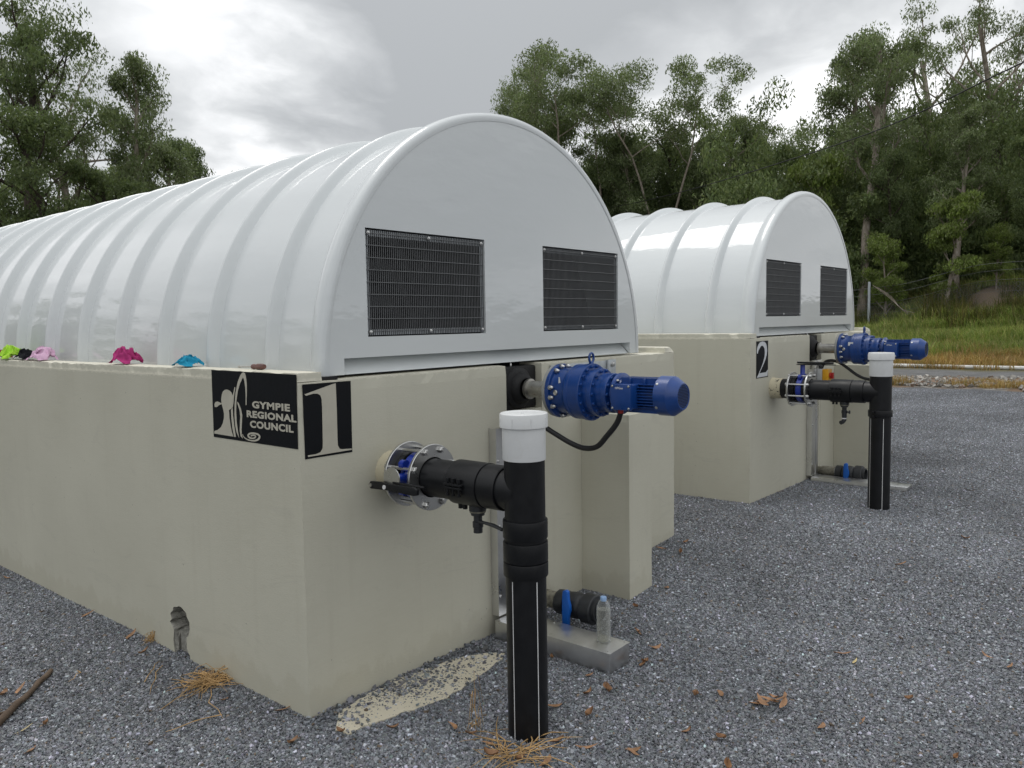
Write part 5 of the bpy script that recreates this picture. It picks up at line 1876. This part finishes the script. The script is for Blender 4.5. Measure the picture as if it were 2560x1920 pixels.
def make_pad():
    """cream overpainted concrete footing showing through the gravel at the foot of the wall"""
    out = [(0.008, -0.149), (0.013, -0.215), (0.13, -0.228), (0.27, -0.262), (0.446, -0.308), (0.60, -0.292), (0.724, -0.268), (0.85, -0.245), (0.942, -0.215), (0.90, -0.155), (0.797, -0.082), (0.62, -0.04), (0.442, -0.004), (0.28, -0.02), (0.103, -0.05)]
    ring = []
    for i in range(len(out)):
        a, b = Vector(out[i]), Vector(out[(i + 1) % len(out)])
        for s in range(6):
            p = a.lerp(b, s / 6)
            n = mnoise.noise(Vector((p.x * 25, p.y * 25, 2))) * 0.012
            ring.append((p.x + n, p.y + n * 1.2))
    m = MB().prism(ring, lambda u, v, w: (u, v, -0.02 + w), 0.0285)
    m2 = Mat('cream_paint_on_footing')
    n = m2.noise(m2.wpos(), 5, 5, 0.6)
    m2.color(m2.ramp(n.outputs['Fac'], ((0.3, (0.56, 0.51, 0.39)), (0.7, (0.64, 0.59, 0.47))))).set(rough=0.6)
    MATS['pad'] = m2.m
    tag(m.build('concrete_pad', 'pad', None, WORLD, (0.45, -0.15, 0), smooth=None), 'cream painted concrete footing strip bare of gravel beside the near tank', None, None, 'structure')
    # stones lying on it
    v, f, c = pebbles(1600, 0.0115, 0.5, 0.003)
    v = v.reshape(-1, 8, 3)
    c = c.reshape(-1, 8, 3)
    keep = []
    for i in range(len(v)):
        cx, cy = v[i, :, 0].mean() + 0.46, v[i, :, 1].mean() * 0.33 - 0.155
        edge = min(1, max(0, (cy + 0.30 - 0.06) / 0.26))
        nz = mnoise.noise(Vector((cx * 9, cy * 9, 4)))
        if random.random() < 0.03 + 0.32 * edge ** 2 + 0.35 * max(0, nz) * edge + (0.22 if cx < 0.12 else 0) + (0.25 if cx > 0.88 else 0):
            v[i, :, 1] += cy - v[i, :, 1].mean()
            v[i, :, 0] += 0.46
            keep.append(i)
    vv = v[keep].reshape(-1, 3)
    vv[:, 2] += 0.0115
    q = [(0, 2, 3, 1), (4, 5, 7, 6), (0, 1, 5, 4), (2, 6, 7, 3), (0, 4, 6, 2), (1, 3, 7, 5)]
    ff = [tuple(a + 8 * k for a in p) for k in range(len(keep)) for p in q]
    me = leaf_mesh('loose_stones', vv, ff, c[keep].reshape(-1, 3), 'gravel')
    o = link_mesh('loose_stones', me, None)
    tag(o, 'loose gravel stones scattered over the cream footing strip', 'gravel', None, 'stuff')


make_pad()


def leaf_shape(seed, L, W, curl):
    random.seed(seed)
    n = 8
    vs, fs = [], []
    for i in range(n + 1):
        s = i / n
        w = W * math.sin(PI * min(1, s * 0.97 + 0.015)) ** 0.8 * (1.1 - 0.5 * s)
        x = (s - 0.5) * L
        bend = 0.12 * L * math.sin(PI * s + seed)
        z = curl * L * (s - 0.5) ** 2 + 0.02 * L * math.sin(seed + 5 * s)
        for k in (-1, 0, 1):
            vs.append((x, bend + k * w, z + abs(k) * curl * W * 0.9 + 0.004))
    for i in range(n):
        for k in range(2):
            a = i * 3 + k
            fs.append((a, a + 1, a + 4, a + 3))
    return MB().add(vs, fs).mesh('fallen_leaf', (0, 0, 0), 0, 80)


def make_leaves():
    shapes = [leaf_shape(1, 0.075, 0.011, 0.35), leaf_shape(2, 0.055, 0.012, 0.7), leaf_shape(3, 0.09, 0.009, 0.25), leaf_shape(5, 0.045, 0.014, 1.0)]
    for s in shapes:
        s.materials.append(MATS['deadleaf'])
    pale = leaf_shape(8, 0.085, 0.010, 0.2)
    pale.materials.append(MATS['paleleaf'])
    random.seed(77)
    spots = [(4.566, -0.123), (2.877, -0.142), (2.677, -0.207), (2.693, -0.063), (2.133, -0.40), (1.535, -0.578), (1.237, -0.782), (1.847, -1.46), (3.151, -1.389), (3.868, -1.595), (5.469, -1.338), (2.187, -1.981), (2.112, -2.081), (1.087, -1.106), (1.159, -1.187), (1.574, -1.805), (0.811, -1.215), (0.84, -1.339), (1.132, -1.599), (1.271, -1.711), (0.56, -1.131), (0.672, -1.437), (1.204, -2.038), (1.443, -0.716), (1.814, -0.40),
             (-0.051, 1.892), (-0.04, 1.407), (-0.1, 1.159), (-0.131, 0.406), (-0.682, 1.193), (-0.673, 0.772), (-0.786, 0.605), (-0.077, 3.002), (-0.622, 1.177), (-0.03, 0.139), (-0.152, -0.102),
             (0.15, -0.314), (0.01, -0.182), (0.294, -0.491), (0.302, -0.58), (0.287, -0.684), (0.234, -0.734), (0.285, -0.835), (0.322, -0.916), (0.459, -0.87), (0.501, -0.97), (0.582, -1.12), (0.664, -0.693), (0.695, -0.853), (0.846, -0.743), (0.912, -0.793), (0.991, -0.654), (1.035, -0.417), (1.26, -0.77), (1.549, -0.565)]
    pile = [(1.175, -1.335), (1.192, -1.352), (1.205, -1.37), (1.225, -1.405), (1.196, -1.426), (1.165, -1.36), (1.21, -1.39), (1.24, -1.42)]

    def put(me, x, y, lab, grp, lift=0.0):
        o = bpy.data.objects.new('fallen_leaf', me)
        COL.objects.link(o)
        o.location = (x, y, gz(x, y) + 0.008 + lift)
        o.rotation_euler = (random.uniform(-0.3, 0.3), random.uniform(-0.3, 0.3), random.uniform(0, 6.28))
        k = random.uniform(0.62, 1.15)
        o.scale = (k, k * random.uniform(0.8, 1.4), k)
        tag(o, lab, 'leaf', grp)
    for x, y in spots:
        if x > 2.5 or y > 1.0:
            lab, grp = 'small brown dead leaf on the gravel well away from the camera', 'far dead leaves'
        elif x < 0.2 and y > -0.1:
            lab, grp = 'brown dead leaf on the gravel beside the council sign wall', 'dead leaves by the side wall'
        elif x > 0.75:
            lab, grp = 'brown dead leaf on the open gravel right of the standpipe', 'dead leaves right of the standpipe'
        else:
            lab, grp = 'brown dead leaf on the gravel near the foot of the standpipe', 'dead leaves round the standpipe'
        put(random.choice(shapes), x, y, lab, grp)
    for i, (x, y) in enumerate(pile):
        put(random.choice(shapes), x, y, 'tan dead leaf in the small heap on the right gravel', 'heap of dead leaves', 0.004 * i)
    put(pale, 1.809, -1.523, 'pale cream dead leaf on the gravel at right', None)
    put(pale, -0.748, 0.794, 'pale yellow dead leaf on the gravel at lower left', None)


make_leaves()


def make_tuft(label, x, y, n, rad, hmax, seed, up=0.25):
    random.seed(seed)
    m = MB()
    for i in range(n):
        a = random.uniform(0, 2 * PI)
        L = rad * random.uniform(0.35, 1.0)
        h = hmax * random.uniform(0.1, 1.0) * (1 if random.random() < up else 0.35)
        w = random.uniform(0.0012, 0.0026)
        pts = []
        b = a + random.uniform(-1.3, 1.3)
        ox, oy = random.gauss(0, rad * 0.16), random.gauss(0, rad * 0.16)
        for s in (0, 0.3, 0.65, 1.0):
            aa = a + (b - a) * s
            pts.append((ox + math.cos(aa) * L * s, oy + math.sin(aa) * L * s, 0.006 + h * math.sin(PI * min(1, 0.15 + s * 0.8)) + 0.004 * random.random()))
        m.tube([(x + p[0], y + p[1], gz(x, y) + p[2]) for p in pts], [w, w, w * 0.8, w * 0.3], 4)
    tag(m.build('dry_grass_tuft', 'straw', None, WORLD, (x, y, gz(x, y)), smooth=60), label, 'grass tuft', 'dead grass tufts')


make_tuft('flattened dead grass tuft beside the side wall of the near tank', -0.075, 0.62, 120, 0.17, 0.06, 4, 0.3)
make_tuft('sprawling dead grass tuft in front of the near standpipe', 0.297, -0.80, 46, 0.26, 0.05, 6, 0.15)
make_tuft('thin upright dead stalks left of the near standpipe', 0.335, -0.58, 12, 0.06, 0.24, 9, 0.9)
make_tuft('small dead weed against the side wall left of the broken hole', -0.012, 1.26, 30, 0.05, 0.06, 12, 0.5)


def make_straws():
    random.seed(31)
    m = MB()
    for (x0, y0, x1, y1) in ((-0.12, 0.95, -0.30, 0.70), (-0.10, 0.56, -0.22, 0.28), (-0.2, 0.30, -0.42, 0.36), (-0.38, 1.2, -0.46, 1.10), (-0.25, 0.85, -0.09, 1.02), (-0.35, 0.55, -0.12, 0.60)):
        p = [(x0 + (x1 - x0) * s + random.gauss(0, .008), y0 + (y1 - y0) * s + random.gauss(0, .008), gz(x0, y0) + 0.009 + 0.006 * math.sin(PI * s)) for s in (0, .25, .5, .75, 1)]
        m.tube(p, [0.002, 0.002, 0.0018, 0.0015, 0.0008], 5)
    tag(m.build('loose_straw', 'straw', None, WORLD, (-0.2, 0.6, 0), smooth=60), 'loose dry straws strewn on the gravel by the side wall', 'straw', None, 'stuff')


make_straws()


def make_stick():
    random.seed(3)
    p0, p1 = Vector((-0.465, 1.275, 0.022)), Vector((-0.98, 0.70, 0.028))
    pts, rs = [], []
    for i in range(13):
        s = i / 12
        p = p0.lerp(p1, s) + Vector((random.gauss(0, 0.004), random.gauss(0, 0.004), random.gauss(0, 0.002)))
        pts.append(p)
        rs.append(0.010 + 0.008 * s + random.uniform(-0.0015, 0.0015))
    m = MB().tube(pts, rs, 9)
    m.tube([pts[6], pts[6] + Vector((-0.05, -0.012, 0.006)), pts[6] + Vector((-0.10, -0.05, 0.002))], [0.007, 0.005, 0.002], 6)
    tag(m.build('dead_branch', 'stick', None, WORLD, tuple(p0), smooth=60), 'dead brown branch lying on the gravel at lower left', 'branch')


make_stick()


def make_ground_pipe():
    pts = [(22.2 - 0.09 * (i - 6) / 6 + 0.05 * math.sin(i * 1.3), -3.5 + i * 1.25, gz(22.1, -3.5 + i * 1.25) + 0.05) for i in range(14)]
    m = MB().tube(spline(pts, 4), 0.052, 12)
    tag(m.build('ground_pipe', 'ground_pvc', None, WORLD, pts[6], smooth=60), 'long white plastic pipe lying along the edge of the dry grass', 'pipe')


make_ground_pipe()


def make_fence():
    """chain wire fence below the wood"""
    x0, y0 = polar(74.5, 34.0)
    a, b = polar(88.0, 33.0), polar(64.0, 37.0)
    t = thing('chain_fence', 'sagging chain wire fence with a grey steel post below the wood', 'fence', (x0, y0, gz(x0, y0)))
    A, B, C = Vector((a[0], a[1], 0)), Vector((x0, y0, 0)), Vector((b[0], b[1], 0))
    path = []
    for P, Q in ((A, B), (B, C)):
        n = max(2, int((Q - P).length / 0.6))
        path += [P.lerp(Q, i / n) for i in range(n)]
    path.append(C)
    path = [Vector((p.x, p.y, gz(p.x, p.y))) for p in path]
    for h, w in ((1.62, 0.006), (1.36, 0.005), (1.02, 0.005), (0.62, 0.004)):
        MB().tube([p + Vector((0, 0, h + 0.03 * mnoise.noise(p * 0.6))) for p in path], w, 4).build('strand_wire', 'wire', t)
    net = MB()
    cell = 0.10
    for i in range(len(path) - 1):
        p, q = path[i], path[i + 1]
        L = (q - p).length
        d = (q - p) / L
        k = int(L / cell)
        for j in range(k + 1):
            for s in (-1, 1):
                c0 = p + d * (j * cell)
                pts = [c0 + d * (s * 0.09 * (m % 2)) + Vector((0, 0, 0.05 + 0.09 * m)) for m in range(11)]
                net.v += []
                for u, v in zip(pts, pts[1:]):
                    n = Vector((0, 0, 0.0035))
                    net.add([u - n, u + n, v + n, v - n], [(0, 1, 2, 3)])
    o = net.build('wire_netting', 'wire', t, smooth=None)
    o['kind'] = 'stuff'
    for P, h in ((B, 1.85), (Vector((*polar(84.5, 33.3), 0)), 1.75), (Vector((*polar(68, 36), 0)), 1.8)):
        z = gz(P.x, P.y)
        MB().lathe([(0.055, -0.3), (0.055, h), (0.045, h + 0.03), (0, h + 0.035)], (P.x, P.y, z), (0, 0, 1), 12).build('post', 'fencepost', t)
    # bent dead branch hanging over the top strand
    bx, by = polar(75.2, 33.9)
    m = MB()
    for k in range(3):
        z = gz(bx, by)
        pts = [polar(74.7 + 0.15 * k, 33.8), polar(75.6 + 0.1 * k, 33.7), polar(76.4, 33.6), polar(77.0 + 0.1 * k, 33.6)]
        zz = [1.70 - 0.05 * k, 1.25, 0.78, 0.45 + 0.08 * k]
        m.tube(spline([(p[0], p[1], z + q) for p, q in zip(pts, zz)], 3), 0.011, 5)
    tag(m.build('hanging_branch', 'bark', None, WORLD, (bx, by, gz(bx, by)), smooth=60), 'thin bent dead branches leaning on the fence beside its post', 'branch')


make_fence()


def make_power_line():
    P0 = Vector((*polar(46.0, 62), CAM.z + 0.118 * 62))
    P1 = Vector((*polar(57.77, 45), CAM.z + 0.139 * 45))
    P2 = Vector((*polar(71.35, 27), CAM.z + 0.191 * 27))
    P3 = Vector((*polar(82.66, 19.2), CAM.z + 0.259 * 19.2))
    P4 = Vector((*polar(96, 15.0), CAM.z + 0.345 * 15.0))
    m = MB().tube(spline([P0, P1, P2, P3, P4], 10), 0.017, 8)
    tag(m.build('power_line', 'cable', None, WORLD, tuple(P2), smooth=60), 'black overhead cable crossing in front of the wood', 'cable')


make_power_line()
